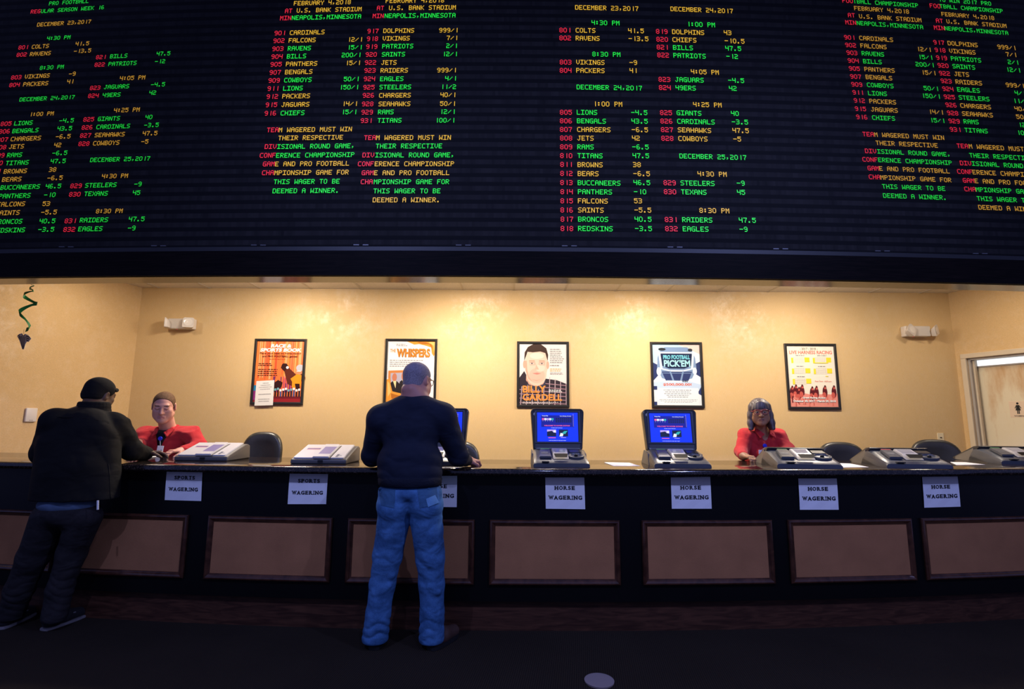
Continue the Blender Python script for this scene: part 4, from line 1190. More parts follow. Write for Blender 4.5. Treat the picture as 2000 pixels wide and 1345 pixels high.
def d_comic(p):
    p.rect(0, 0, 1, 1, pal('soft_grey', 230, 224, 222))
    sk = pal('fair_skin', 240, 198, 180); sh = pal('skin_shade', 222, 166, 146); hr = pal('dark_hair', 62, 44, 36); pl = pal('plaid_dark', 52, 44, 52)
    p.poly([(0, 0), (0, 0.44), (0.10, 0.54), (0.24, 0.46), (0.62, 0.42), (0.80, 0.40), (1.0, 0.34), (1, 0)], pl)
    for i in range(9): p.poly([(0.02 + 0.12 * i, 0), (0.035 + 0.12 * i, 0), (0.075 + 0.115 * i, 0.45), (0.06 + 0.115 * i, 0.45)], pal('plaid_light', 196, 176, 184))
    for i in range(6): p.poly([(0, 0.03 + 0.07 * i), (0, 0.042 + 0.07 * i), (1, 0.02 + 0.06 * i), (1, 0.008 + 0.06 * i)], pal('plaid_pink', 168, 132, 144))
    p.poly([(0, 0.44), (0, 0.62), (0.5, 0.62), (1.0, 0.62), (1.0, 0.345), (0.80, 0.405), (0.60, 0.47), (0.50, 0.40), (0.30, 0.34), (0.18, 0.44), (0.10, 0.55)], pal('soft_grey', 230, 224, 222))
    p.poly([(0.10, 0.55), (0.20, 0.40), (0.16, 0.30), (0.0, 0.30), (0.0, 0.44)], pl)
    p.poly([(0.14, 0.40), (0.20, 0.32), (0.36, 0.29), (0.50, 0.33), (0.57, 0.46), (0.55, 0.56), (0.15, 0.56)], sh)
    p.ell(0.36, 0.66, 0.245, 0.30, sk); p.ell(0.36, 0.50, 0.215, 0.19, sk); p.ell(0.105, 0.66, 0.03, 0.065, sh); p.ell(0.60, 0.65, 0.03, 0.065, sh)
    p.ell(0.37, 0.475, 0.17, 0.125, pal('stubble', 230, 184, 166)); p.ell(0.37, 0.80, 0.15, 0.05, pal('forehead_light', 250, 216, 200)); p.ell(0.44, 0.60, 0.10, 0.06, pal('cheek_light', 246, 208, 192))
    p.poly([(0.115, 0.72), (0.155, 0.72), (0.165, 0.58), (0.20, 0.46), (0.28, 0.37), (0.19, 0.42), (0.13, 0.55)], sh); p.poly([(0.20, 0.715), (0.33, 0.715), (0.35, 0.66), (0.33, 0.645), (0.22, 0.645)], pal('socket', 228, 178, 160)); p.poly([(0.40, 0.66), (0.42, 0.715), (0.55, 0.715), (0.54, 0.645), (0.43, 0.645)], pal('socket', 228, 178, 160))
    p.poly([(0.10, 0.72), (0.11, 0.86), (0.18, 0.95), (0.30, 1.0), (0.46, 0.995), (0.57, 0.93), (0.61, 0.82), (0.60, 0.72), (0.575, 0.78), (0.55, 0.85), (0.44, 0.875), (0.28, 0.86), (0.17, 0.87), (0.14, 0.80)], hr)
    for u in (0.265, 0.475): p.ell(u, 0.675, 0.045, 0.013, pal('eye_light', 224, 206, 200)); p.ell(u, 0.676, 0.018, 0.013, pal('eye_grey', 110, 96, 96)); p.rect(u - 0.045, 0.685, u + 0.045, 0.690, pal('lash', 130, 96, 84)); p.rect(u - 0.06, 0.715, u + 0.06, 0.727, pal('brow', 196, 150, 126))
    p.poly([(0.355, 0.66), (0.40, 0.60), (0.41, 0.575), (0.33, 0.575)], pal('nose_shade', 228, 176, 156)); p.poly([(0.27, 0.512), (0.37, 0.525), (0.46, 0.508), (0.37, 0.492)], pal('lip', 206, 134, 124)); p.poly([(0.24, 0.42), (0.36, 0.385), (0.48, 0.42), (0.36, 0.40)], sh)
    p.poly([(0.16, 0.40), (0.20, 0.33), (0.36, 0.295), (0.50, 0.335), (0.57, 0.42), (0.54, 0.30), (0.36, 0.24), (0.18, 0.29)], pal('tee_dark', 60, 62, 78))
    p.lines(0.65, 0.95, 0.68, 0.93, 8, G_, 14, .4); p.lines(0.65, 0.84, 0.63, 0.66, 1, G_, 15); p.lines(0.65, 0.94, 0.54, 0.60, 2, pal('pale_orange', 232, 176, 120), 16); p.lines(0.65, 0.95, 0.49, 0.53, 2, G_, 17)
    to = pal('letter_orange', 240, 150, 70)
    p.text('BILLY', 0.07, 0.56, 0.195, 0.31, to, 0.03); p.text('GARDELL', 0.07, 0.90, 0.065, 0.175, to, 0.03)
    p.lines(0.62, 0.95, 0.20, 0.25, 2, W_, 18); p.lines(0.07, 0.90, 0.015, 0.05, 2, W_, 19, .35)
def d_helmet(p):
    p.rect(0, 0, 1, 1, pal('ice', 226, 236, 244)); p.poly([(0, 1), (0, 0.66), (0.3, 0.9), (1, 1)], pal('sky_ice', 176, 208, 226)); p.poly([(0.55, 1), (1, 1), (1, 0.84)], pal('blush', 228, 200, 196))
    nv = pal('navy_print', 46, 58, 106); st = pal('steel_blue', 120, 146, 186); lt = pal('chrome_ice', 206, 222, 240)
    p.poly([(0, 0.40), (0, 0.70), (0.10, 0.66), (0.12, 0.50)], nv); p.poly([(1, 0.46), (1, 0.72), (0.90, 0.68), (0.88, 0.52)], nv)
    p.poly([(0.16, 0.90), (0.26, 0.955), (0.74, 0.955), (0.84, 0.90), (0.90, 0.78), (0.92, 0.60), (0.82, 0.44), (0.64, 0.40), (0.36, 0.40), (0.18, 0.44), (0.08, 0.60), (0.10, 0.78)], st)
    for u, v, a in ((0.20, 0.92, 0.08), (0.80, 0.91, 0.05)): p.ell(u, v, a, 0.025, pal('dark_slate', 44, 50, 60))
    p.poly([(0.17, 0.85), (0.50, 0.875), (0.83, 0.85), (0.86, 0.66), (0.66, 0.60), (0.34, 0.60), (0.14, 0.66)], pal('deep_navy', 24, 36, 70))
    p.text('PRO FOOTBALL', 0.22, 0.79, 0.755, 0.825, pal('aqua', 110, 190, 210), 0.05); p.text("PICK'EM", 0.23, 0.79, 0.63, 0.745, pal('aqua_light', 160, 216, 230), 0.035)
    for pts in ([(0.10, 0.85), (0.90, 0.85), (0.90, 0.875), (0.10, 0.875)], [(0.10, 0.62), (0.36, 0.575), (0.64, 0.575), (0.90, 0.62), (0.90, 0.60), (0.64, 0.55), (0.36, 0.55), (0.10, 0.60)], [(0.12, 0.86), (0.16, 0.86), (0.20, 0.60), (0.15, 0.60)], [(0.84, 0.86), (0.88, 0.86), (0.85, 0.60), (0.80, 0.60)]): p.poly(pts, lt)
    p.poly([(0.18, 0.55), (0.82, 0.55), (0.74, 0.40), (0.26, 0.40)], nv)
    for pts in ([(0.34, 0.56), (0.37, 0.56), (0.44, 0.40), (0.40, 0.40)], [(0.62, 0.56), (0.65, 0.56), (0.60, 0.40), (0.56, 0.40)], [(0.20, 0.52), (0.80, 0.52), (0.80, 0.53), (0.20, 0.53)]): p.poly(pts, st)
    p.ell(0.12, 0.55, 0.05, 0.07, lt); p.ell(0.88, 0.56, 0.045, 0.06, lt)
    p.poly([(0, 0.28), (0, 0.37), (0.3, 0.405), (0.7, 0.40), (1, 0.34), (1, 0.26), (0.5, 0.20)], pal('pale_blue', 190, 212, 240)); p.rect(0, 0.25, 0.07, 0.31, nv); p.poly([(0.92, 0.20), (1, 0.30), (1, 0.16)], nv); p.rect(0, 0.0, 0.06, 0.055, nv)
    p.rect(0.08, 0.0, 0.94, 0.28, pal('paper_ice', 232, 240, 246))
    p.lines(0.22, 0.60, 0.375, 0.40, 1, W_, 20); p.text('WIN', 0.60, 0.72, 0.375, 0.405, K_, 0.04); p.text('$500,000.00!', 0.20, 0.80, 0.31, 0.36, pal('red_brown', 200, 100, 70), 0.03)
    p.lines(0.20, 0.80, 0.12, 0.26, 5, pal('slate_text', 130, 136, 150), 22, .35, True); p.lines(0.10, 0.92, 0.04, 0.10, 3, pal('slate_text', 130, 136, 150), 23, .3, True)
def d_harness(p):
    p.rect(0, 0, 1, 1, pal('ivory', 246, 238, 222)); sal = pal('salmon', 226, 120, 104); yl = pal('calendar_yellow', 246, 226, 60)
    p.text('- 2017 - 2018 -', 0.28, 0.66, 0.935, 0.975, pal('olive_grey', 130, 126, 110), 0.03); p.text('LIVE HARNESS RACING', 0.05, 0.96, 0.865, 0.925, sal, 0.03)
    for cx, cy in ((0.28, 0.77), (0.74, 0.77), (0.28, 0.59), (0.74, 0.59), (0.28, 0.42)):
        p.lines(cx - 0.10, cx + 0.12, cy + 0.06, cy + 0.085, 1, G_, int(cx * 50 + cy * 90)); p.rect(cx - 0.20, cy - 0.055, cx - 0.155, cy + 0.035, yl); p.rect(cx + 0.085, cy - 0.04, cx + 0.19, cy + 0.04, yl)
        for i in range(6): p.rect(cx - 0.14 + 0.037 * i, cy - 0.05, cx - 0.136 + 0.037 * i, cy + 0.045, pal('grid_grey', 206, 202, 200))
        for j in range(4): p.rect(cx - 0.15, cy - 0.05 + 0.028 * j, cx + 0.085, cy - 0.047 + 0.028 * j, pal('grid_grey', 206, 202, 200))
    p.rect(0.56, 0.715, 0.86, 0.728, yl); p.rect(0.78, 0.495, 0.84, 0.505, yl); p.text('Post Time - 4:30 p.m.', 0.55, 0.90, 0.40, 0.43, sal, 0.01)
    rnd = random.Random(8); red = pal('race_red', 206, 96, 84); dk = pal('race_dark', 96, 30, 34); pk = pal('race_pink', 236, 150, 136)
    p.poly([(0, 0), (0, 0.22), (0.1, 0.20), (0.3, 0.22), (0.5, 0.19), (0.7, 0.21), (0.9, 0.2), (1, 0.22), (1, 0)], pk)
    for u, v in ((0.05, 0.28), (0.13, 0.30), (0.19, 0.26), (0.26, 0.30), (0.47, 0.27), (0.56, 0.28), (0.74, 0.29), (0.93, 0.29)):
        p.ell(u, v - 0.05, 0.05, 0.09, dk); p.ell(u + 0.01, v + 0.02, 0.025, 0.045, dk); p.ell(u - 0.02, v - 0.10, 0.04, 0.05, red); p.rect(u - 0.01, v + 0.0, u + 0.03, v + 0.03, red)
    for i in range(26):
        u = rnd.uniform(0, 0.97); p.rect(u, rnd.uniform(0.0, 0.1), u + 0.02, rnd.uniform(0.1, 0.2), rnd.choice([red, pk, dk, sal]))
    for t, a, b, v0, v1 in (('Great Racing Action', 0.26, 0.74, 0.125, 0.165), ('October 30, 2017 - March 29, 2018', 0.06, 0.95, 0.07, 0.112)):
        p.text(t, a + .004, b + .004, v0 - .004, v1 - .004, dk, 0.05); p.text(t, a, b, v0, v1, W_, 0.05)
PX = [-2.733, -1.188, 0.366, 1.937, 3.522]
poster(PX[0], 1.921, 'framed orange race and sports book poster with a paper notice on its corner', d_race)
poster(PX[1], 1.932, 'framed white and gold concert poster behind the grey-haired man', d_concert)
poster(PX[2], 1.910, 'framed portrait poster of a man in a plaid shirt with orange lettering', d_comic)
poster(PX[3], 1.915, 'framed ice-blue football helmet poster above the rightmost lit kiosk', d_helmet)
poster(PX[4], 1.907, 'framed ivory harness racing calendar poster with red horses', d_harness)
a = PY(501, 744, 5.972); b = PY(536, 742, 5.972); c_ = PY(533, 791, 5.972); d_ = PY(497, 792, 5.972)
cc = (a + b + c_ + d_) / 4
note = empty('paper_notice', cc, label='white typed notice stuck over the lower corner of the orange poster', cat='notice')
bm = B(); loft(bm, [[p - cc for p in (a, b, c_, d_)], [p - cc + Vector((0, -0.001, 0)) for p in (a, b, c_, d_)]]); emit('sheet', bm, M['paper'], note)
pr = Print(1, 1); pr.lines(0.3, 0.75, 0.86, 0.94, 1, G_, 31, .4, True); pr.lines(0.15, 0.9, 0.62, 0.86, 3, G_, 32, .35, True); pr.lines(0.12, 0.9, 0.40, 0.52, 1, G_, 33, .3, True); pr.lines(0.12, 0.85, 0.13, 0.30, 2, G_, 34, .35, True)
o = pr.done(note); o.name = 'typed_lines'
me = o.data
for v in me.vertices:
    u, w = v.co.x + 0.5, v.co.z + 0.5
    q = (d_ * (1 - u) + c_ * u) * (1 - w) + (a * (1 - u) + b * u) * w - cc
    v.co = q + Vector((0, -0.0016, 0))

# ------------------------------------------------------------------ small things on the walls
M['almond'] = mat('almond_plastic', (0.72, 0.66, 0.60), 0.4)
M['lamp_glass'] = mat('lamp_lens', (0.85, 0.80, 0.74), 0.15, spec=0.8)
M['lamp_bulb'] = mat('lamp_reflector', (0.92, 0.88, 0.82), 0.2, metal=0.5)
def emergency(pc, hd, label):
    c = PY(*pc, YB)
    r = empty('emergency_light', (c.x, YB - 0.001, c.z), label=label, cat='emergency light', group='white twin-head emergency lights')
    bm = B(); box(bm, (0, -0.04, 0), (0.30, 0.08, 0.125), bev=0.012, seg=3); emit('housing', bm, M['almond'], r, smooth=True, angle=40)
    bm = B(); lathe(bm, [(0, 0), (0.007, 0), (0.006, 0.006), (0, 0.008)], (-0.045, -0.055, -0.0665), n=12); emit('test_button', bm, M['red_led'], r)
    for x, rot in hd:
        hdn = empty('lamp_head', (x, -0.095, 0.005)); hdn.parent = r; hdn.rotation_euler = [radians(k) for k in rot]
        bm = B(); rings = []
        for s, y in ((0.35, 0.03), (0.75, 0.015), (1.0, -0.018), (1.0, -0.026)):
            rings.append([Vector((u * s, y, v * s)) for u, v in outline(0.118, 0.118, 0.118, 0.022, 4)])
        for q in rings:
            for k in q: k.z -= 0.059
        loft(bm, rings); emit('head_shell', bm, M['almond'], hdn, smooth=True, angle=40)
        bm = B(); lathe(bm, [(0, 0), (0.042, 0), (0.046, 0.004), (0.030, 0.006), (0.012, 0.003), (0, 0.006)], (0, -0.026, 0), n=20, axis='y')
        emit('lens', bm, M['lamp_glass'], hdn, smooth=True, angle=40)
emergency((360, 634), ((-0.135, (0, 0, -62)), (0.115, (-6, 0, 14))), 'white emergency light high on the back wall above the clerk in red')
emergency((1783, 648.5), ((-0.105, (-10, 38, 10)), (0.175, (0, -22, 34))), 'white emergency light with tilted heads near the restroom door')

t, z = on_left(58.5, 810)
r = empty('wall_thermostat', at_left(t, z, 0.0), atan2(-DL.y, -DL.x) + 0.0, label='small white wall control plate on the left tan wall', cat='wall control')
bm = B(); box(bm, (0, -0.012, 0), (0.098, 0.024, 0.135), bev=0.008, seg=3); emit('cover', bm, M['almond'], r, smooth=True, angle=40)
bm = B()
for x in (-0.008, 0.008): box(bm, (x, -0.025, -0.052), (0.008, 0.002, 0.004))
emit('logo_mark', bm, M['ink'], r)
c = PY(1837, 855, YB)
r = empty('outlet_plate', (c.x, YB, c.z), label='beige outlet plate on the back wall above the last chair', cat='outlet')
bm = B(); box(bm, (0, -0.003, 0), (0.072, 0.006, 0.115), bev=0.002); emit('plate', bm, mat('ivory_plastic', (0.85, 0.74, 0.50), 0.45), r)
bm = B(); box(bm, (0, -0.008, 0.005), (0.018, 0.006, 0.010)); emit('jack', bm, M['slot'], r)

# restroom sign on the door leaf
def on_leaf(px, py):
    n = Vector((DR.y, -DR.x, 0)); n = -n; off = 0.106
    o = Vector((XR, YB, 0)) + Vector((0.957, 0.29, 0)) * off; d = ray(px, py); k = (o - EYE).dot(n) / d.dot(n); return EYE + d * k
c = on_leaf(1989, 799)
rs = empty('restroom_sign', c, rotz_r, label='beige women restroom sign with a black figure on the door', cat='sign')
bm = B(); box(bm, (0, 0.0, 0), (0.155, 0.006, 0.175), bev=0.002); emit('plate', bm, mat('sign_beige', (0.80, 0.62, 0.45), 0.5), rs)
bm = B(); fs = lambda u, v: Vector((u, -0.0042, v))
polyf(bm, lambda u, v, k=0: fs(u, v), [(0.0 + 0.011 * cos(2 * pi * i / 16), 0.063 + 0.012 * sin(2 * pi * i / 16)) for i in range(16)], 0)
polyf(bm, lambda u, v, k=0: fs(u, v), [(-0.013, 0.046), (0.013, 0.046), (0.030, 0.012), (0.025, 0.009), (0.012, 0.030), (0.024, -0.012), (0.011, -0.012), (0.011, -0.050), (0.002, -0.050), (0.002, -0.012), (-0.002, -0.012), (-0.002, -0.050), (-0.011, -0.050), (-0.011, -0.012), (-0.024, -0.012), (-0.012, 0.030), (-0.025, 0.009), (-0.030, 0.012)], 0)
put_text(bm, 'WOMEN', fs, -0.042, 0.042, -0.078, -0.064, 0, 0.02)
emit('figure', bm, M['ink'], rs)

# spiral streamer and a paper jersey hanging from the ceiling
YS = 4.55
def st_pt(x, y): return PY(x, y, YS)
path = [(61, 556), (64, 557), (56, 559), (54, 562), (62, 565), (68, 568.5), (64, 570), (52, 574), (47.5, 578), (52, 583), (62, 589), (68.5, 592), (60, 595), (47, 603), (41, 611), (46, 617), (52, 624), (55.5, 633), (54, 640), (46, 643)]
wid = [1, 1, 3, 4, 2.5, 3, 2, 5, 7, 5, 4, 5.5, 4, 6, 8.5, 7, 4, 5, 8, 8]
top_p = st_pt(61, 556)
s_obj = empty('spiral_streamer', (top_p.x, YS, CEIL), label='green foil spiral streamer hanging at the left end of the booth', cat='streamer')
bm = B(); last = None; n = len(path)
def cat(P, t):
    i = min(int(t), len(P) - 2); f = t - i; p = [P[max(0, min(len(P) - 1, i + k))] for k in (-1, 0, 1, 2)]
    return 0.5 * ((2 * p[1]) + (p[2] - p[0]) * f + (2 * p[0] - 5 * p[1] + 4 * p[2] - p[3]) * f * f + (3 * p[1] - p[0] - 3 * p[2] + p[3]) * f ** 3)
o_ = Vector((top_p.x, YS, CEIL)); STEPS = 7
for i in range((n - 1) * STEPS + 1):
    t = i / STEPS
    x, y, wd = cat([q[0] for q in path], t), cat([q[1] for q in path], t), max(1.0, cat(wid, t)); ph = t * 0.75
    c0 = st_pt(x, y) + Vector((0, 0.022 * sin(ph), 0)) - o_
    up = Vector((0.25 * sin(ph), 0.3 * cos(ph), 1)).normalized() * (wd * 0.0054 / 2)
    a_, b2 = bm.verts.new(c0 + up), bm.verts.new(c0 - up)
    if last: bm.faces.new((last[0], a_, b2, last[1]))
    last = (a_, b2)
ret = bmesh.ops.extrude_face_region(bm, geom=bm.faces[:])
for g in ret['geom']:
    if isinstance(g, bmesh.types.BMVert): g.co.y += 0.0008
emit('foil_ribbon', bm, mat('green_foil', (0.016, 0.20, 0.05), 0.5, metal=0.0), s_obj, smooth=True, angle=40)
bm = B(); tube(bm, [(0, 0, 0), (0, 0, top_p.z - CEIL)], 0.0012, 6); emit('thread', bm, M['ink'], s_obj)
jc = st_pt(46, 663)
j_obj = empty('paper_jersey', jc, label='striped paper referee jersey cutout dangling under the green streamer', cat='decoration')
bm = B(); jp = lambda x, y: st_pt(x, y) - jc
out = [(33.5, 656), (37, 652), (43, 650.5), (45.5, 654.5), (49, 651.5), (56, 654.5), (61, 661), (56, 667.5), (52.5, 667), (50, 671), (46.5, 682), (43.5, 682), (39, 668), (37, 663)]
loft(bm, [[jp(*p) for p in out], [jp(*p) + Vector((0, 0.002, 0)) for p in out]])
emit('jersey_cutout', bm, mat('jersey_grey', (0.75, 0.70, 0.62), 0.7), j_obj)
bm = B(); f_off = Vector((0, -0.001, 0))
def strip(pts, mi=0):
    f = bm.faces.new([bm.verts.new(jp(*p) + f_off) for p in pts])
for a0, a1, b0, b1 in (((38, 656), (40, 656), (43.6, 681), (44.2, 681)), ((41.5, 656), (43.2, 656), (44.7, 681), (45.3, 681)), ((45.2, 657), (46.6, 657), (45.6, 681), (46, 681)), ((48.5, 657), (50, 657), (46, 680), (46.5, 680))):
    strip([a0, a1, b1, b0])
for k in range(3):
    strip([(34.5 + k, 655 + 3.2 * k), (38.5, 653.5 + 3.2 * k), (38.8, 655 + 3.2 * k), (35 + k, 656.5 + 3.2 * k)]); strip([(51, 655 + 3.6 * k), (59 - k * 1.5, 657.5 + 3.6 * k), (58.5 - k * 1.5, 659.3 + 3.6 * k), (51, 657 + 3.6 * k)])
strip([(42.5, 651), (45.5, 655.5), (49, 652), (47.5, 656), (44, 656)])
emit('jersey_stripes', bm, mat('stripe_brown', (0.055, 0.038, 0.03), 0.7), j_obj)
bm = B(); tube(bm, [st_pt(46, 652.5) - jc, st_pt(47, 643) - jc], 0.0011, 6); emit('thread', bm, M['ink'], j_obj)

# ------------------------------------------------------------------ people: smooth solids from blended volumes
class Vol:
    """A solid built from smoothly blended round cones and ellipsoids, meshed with surface nets."""
    def __init__(s, k=0.02):
        s.k = k; s.items = []; s.lo = []; s.hi = []; s.disp = []
    def _b(s, pts, r):
        pts = np.atleast_2d(np.array([tuple(p) for p in pts], float))
        s.lo.append(pts.min(0) - r); s.hi.append(pts.max(0) + r)
    def cone(s, a, b, ra, rb=None, k=None, op='u'):
        rb = ra if rb is None else rb
        s.items.append(('c', np.array(tuple(a), float), np.array(tuple(b), float), ra, rb, s.k if k is None else k, op))
        if op == 'u': s._b([a, b], max(ra, rb) + 0.01)
        return s
    def ball(s, c, r, k=None, op='u'): return s.cone(c, Vector(c) + Vector((0, 0, 1e-4)), r, r, k, op)
    def chain(s, pts, rads, k=None):
        for i in range(len(pts) - 1): s.cone(pts[i], pts[i + 1], rads[i], rads[i + 1], k)
        return s
    def ell(s, c, r, R=None, k=None, op='u'):
        Rm = np.eye(3) if R is None else np.array(R.to_3x3())
        s.items.append(('e', np.array(tuple(c), float), np.array(r, float), Rm, None, s.k if k is None else k, op))
        if op == 'u': s._b([c], max(r) + 0.01)
        return s
    def cut(s, p, n, k=0.006):
        """Remove everything on the side of the plane that n points to."""
        n = Vector(n).normalized()
        s.items.append(('p', np.array(tuple(p), float), np.array(tuple(n), float), None, None, k, 's')); return s
    def f(s, P):
        d = None
        for t, a, b, c, e, k, op in s.items:
            if t == 'c':
                ab = b - a; pa = P - a; h = np.clip(pa @ ab / (ab @ ab), 0, 1)
                q = np.sqrt(((pa - h[:, None] * ab) ** 2).sum(1)) - (c + h * (e - c))
            elif t == 'e':
                l = (P - a) @ c; k0 = np.sqrt(((l / b) ** 2).sum(1)); k1 = np.sqrt(((l / (b * b)) ** 2).sum(1)) + 1e-9
                q = k0 * (k0 - 1) / k1
            else:
                q = -((P - a) @ b)
            if op == 'u':
                if d is None: d = q; continue
                h = np.clip(0.5 + 0.5 * (q - d) / k, 0, 1); d = q * (1 - h) + d * h - k * h * (1 - h)
            else:
                q = -q; h = np.clip(0.5 - 0.5 * (q - d) / k, 0, 1); d = q * (1 - h) + d * h + k * h * (1 - h)
        for g in s.disp: d = d + g(P)
        return d
    def mesh(s, h):
        lo = np.min(s.lo, 0) - 2 * h; hi = np.max(s.hi, 0) + 2 * h
        nb = np.ceil((hi - lo) / (4 * h)).astype(int); n = nb * 4
        ax = [lo[i] + h * np.arange(n[i]) for i in range(3)]
        bc = np.stack(np.meshgrid(*[lo[i] + h * (4 * np.arange(nb[i]) + 1.5) for i in range(3)], indexing='ij'), -1).reshape(-1, 3)
        D = np.concatenate([s.f(c) for c in np.array_split(bc, max(1, len(bc) // 200000))])
        act = (np.abs(D) < h * 9.0).reshape(nb)
        Fd = np.repeat(np.repeat(np.repeat(D.reshape(nb), 4, 0), 4, 1), 4, 2)
        A = np.repeat(np.repeat(np.repeat(act, 4, 0), 4, 1), 4, 2)
        idx = np.argwhere(A); P = lo + idx * h
        vals = np.concatenate([s.f(c) for c in np.array_split(P, max(1, len(P) // 200000))])
        Fd[A] = vals
        S = Fd < 0
        c8 = [S[i:n[0] - 1 + i, j:n[1] - 1 + j, k:n[2] - 1 + k] for i in (0, 1) for j in (0, 1) for k in (0, 1)]
        cnt = sum(c.astype(np.int8) for c in c8); cells = np.argwhere((cnt > 0) & (cnt < 8))
        acc = np.zeros((len(cells), 3)); num = np.zeros(len(cells))
        cor = [np.array((i, j, k)) for i in (0, 1) for j in (0, 1) for k in (0, 1)]
        for i in range(8):
            for j in range(i + 1, 8):
                if np.abs(cor[i] - cor[j]).sum() != 1: continue
                a = Fd[tuple((cells + cor[i]).T)]; b = Fd[tuple((cells + cor[j]).T)]; m = (a < 0) != (b < 0)
                t = np.where(m, a / np.where(a == b, 1, a - b), 0)
                acc += np.where(m[:, None], cor[i] + t[:, None] * (cor[j] - cor[i]), 0); num += m
        V = lo + (cells + acc / num[:, None]) * h
        ids = -np.ones(np.array(n) - 1, int); ids[tuple(cells.T)] = np.arange(len(cells))
        quads = []
        for axn in range(3):
            d = np.zeros(3, int); d[axn] = 1; u, w = [(1, 2), (2, 0), (0, 1)][axn]
            sl0 = [slice(0, n[i] - 1) for i in range(3)]; sl1 = list(sl0); sl1[axn] = slice(1, n[axn])
            X = S[tuple(sl0)] != S[tuple(sl1)]; e = np.argwhere(X); e = e[(e[:, u] > 0) & (e[:, w] > 0)]
            du = np.zeros(3, int); du[u] = 1; dw = np.zeros(3, int); dw[w] = 1
            q = np.stack([ids[tuple((e - du - dw).T)], ids[tuple((e - dw).T)], ids[tuple(e.T)], ids[tuple((e - du).T)]], 1)
            fl = S[tuple(e.T)]; q[~fl] = q[~fl][:, ::-1]; quads.append(q)
        Q = np.concatenate(quads); Q = Q[(Q >= 0).all(1)]
        return V, Q
    def build(s, name, mats, h, parent=None, origin=Vector((0, 0, 0)), paint=None):
        V, Q = s.mesh(h)
        me = bpy.data.meshes.new(name)
        Vo = V - np.array(tuple(origin))
        me.vertices.add(len(Vo)); me.vertices.foreach_set('co', Vo.ravel())
        me.loops.add(Q.size); me.loops.foreach_set('vertex_index', Q.ravel().astype(np.int32))
        me.polygons.add(len(Q)); me.polygons.foreach_set('loop_start', np.arange(0, Q.size, 4, dtype=np.int32)); me.polygons.foreach_set('loop_total', np.full(len(Q), 4, np.int32))
        me.update(calc_edges=True)
        for m in (mats if isinstance(mats, (list, tuple)) else [mats]): me.materials.append(m)
        me.polygons.foreach_set('use_smooth', np.ones(len(Q), bool))
        if paint is not None: me.polygons.foreach_set('material_index', paint(V[Q].mean(1)).astype(np.int32))
        me.update()
        o = bpy.data.objects.new(name, me); COL.objects.link(o)
        if parent is not None: o.parent = parent
        return o

V3 = Vector
def march(vol, px, py, Y, off=0.0):
    """Where the line of sight through a point of the photograph meets a solid near depth Y."""
    d = np.array(ray(px, py).normalized()); P0 = np.array(EYE); far = (Y + .35) / d[1]; t = (Y - .7) / d[1]
    for _ in range(90):
        val = float(vol.f((P0 + d * t)[None])[0])
        if abs(val) < .0005: break
        t += val * .85
        if t > far: t = Y / d[1]; break
    return Vector(P0 + d * (t - off))

def ruck(amp, freq, dirs=(0, 0, 1), phase=0.0, warp=0.012, wf=23.0, lo=None, hi=None, axis=2):
    """Gathered folds: a warped ripple along dirs, faded to the band lo..hi on an axis."""
    dv = np.array(dirs, float); dv /= np.linalg.norm(dv)
    def g(P):
        w = warp * (np.sin(P[:, 0] * wf + 1.3 * phase) + np.sin(P[:, 1] * wf * 0.8 + phase) + 0.6 * np.sin(P[:, 0] * wf * 2.3 + P[:, 2] * 9))
        v = 0.62 - np.abs(np.sin((P @ dv + w) * freq * 0.5 + phase)) ** 0.85
        o2 = np.cross(dv, (0.3, 1.0, 0.2)); o2 /= np.linalg.norm(o2)
        v = v * (0.42 + 0.58 * np.sin((P @ o2) * 17 + (P @ dv) * 11 + 2 * phase) * np.sin((P @ o2) * 7.3 - (P @ dv) * 5 + phase))
        if lo is not None:
            z = P[:, axis]; v = v * np.clip((z - lo) / (0.25 * (hi - lo)), 0, 1) * np.clip((hi - z) / (0.25 * (hi - lo)), 0, 1)
        return amp * v
    return g

def frame_of(c, face, up=(0, 0, 1), scale=1.0, roll=0.0):
    """Local head frame: -y is where the face looks, z the crown."""
    f = Vector(face).normalized(); z = Vector(up); x = f.cross(z) * -1.0
    x = z.cross(-f) * -1 if x.length < 1e-6 else x
    y = -f; x = y.cross(z).normalized(); z = x.cross(y).normalized()
    R = Matrix((x, y, z)).transposed() @ Matrix.Rotation(roll, 3, 'Y')
    return Matrix.Translation(c) @ (R * scale).to_4x4(), R

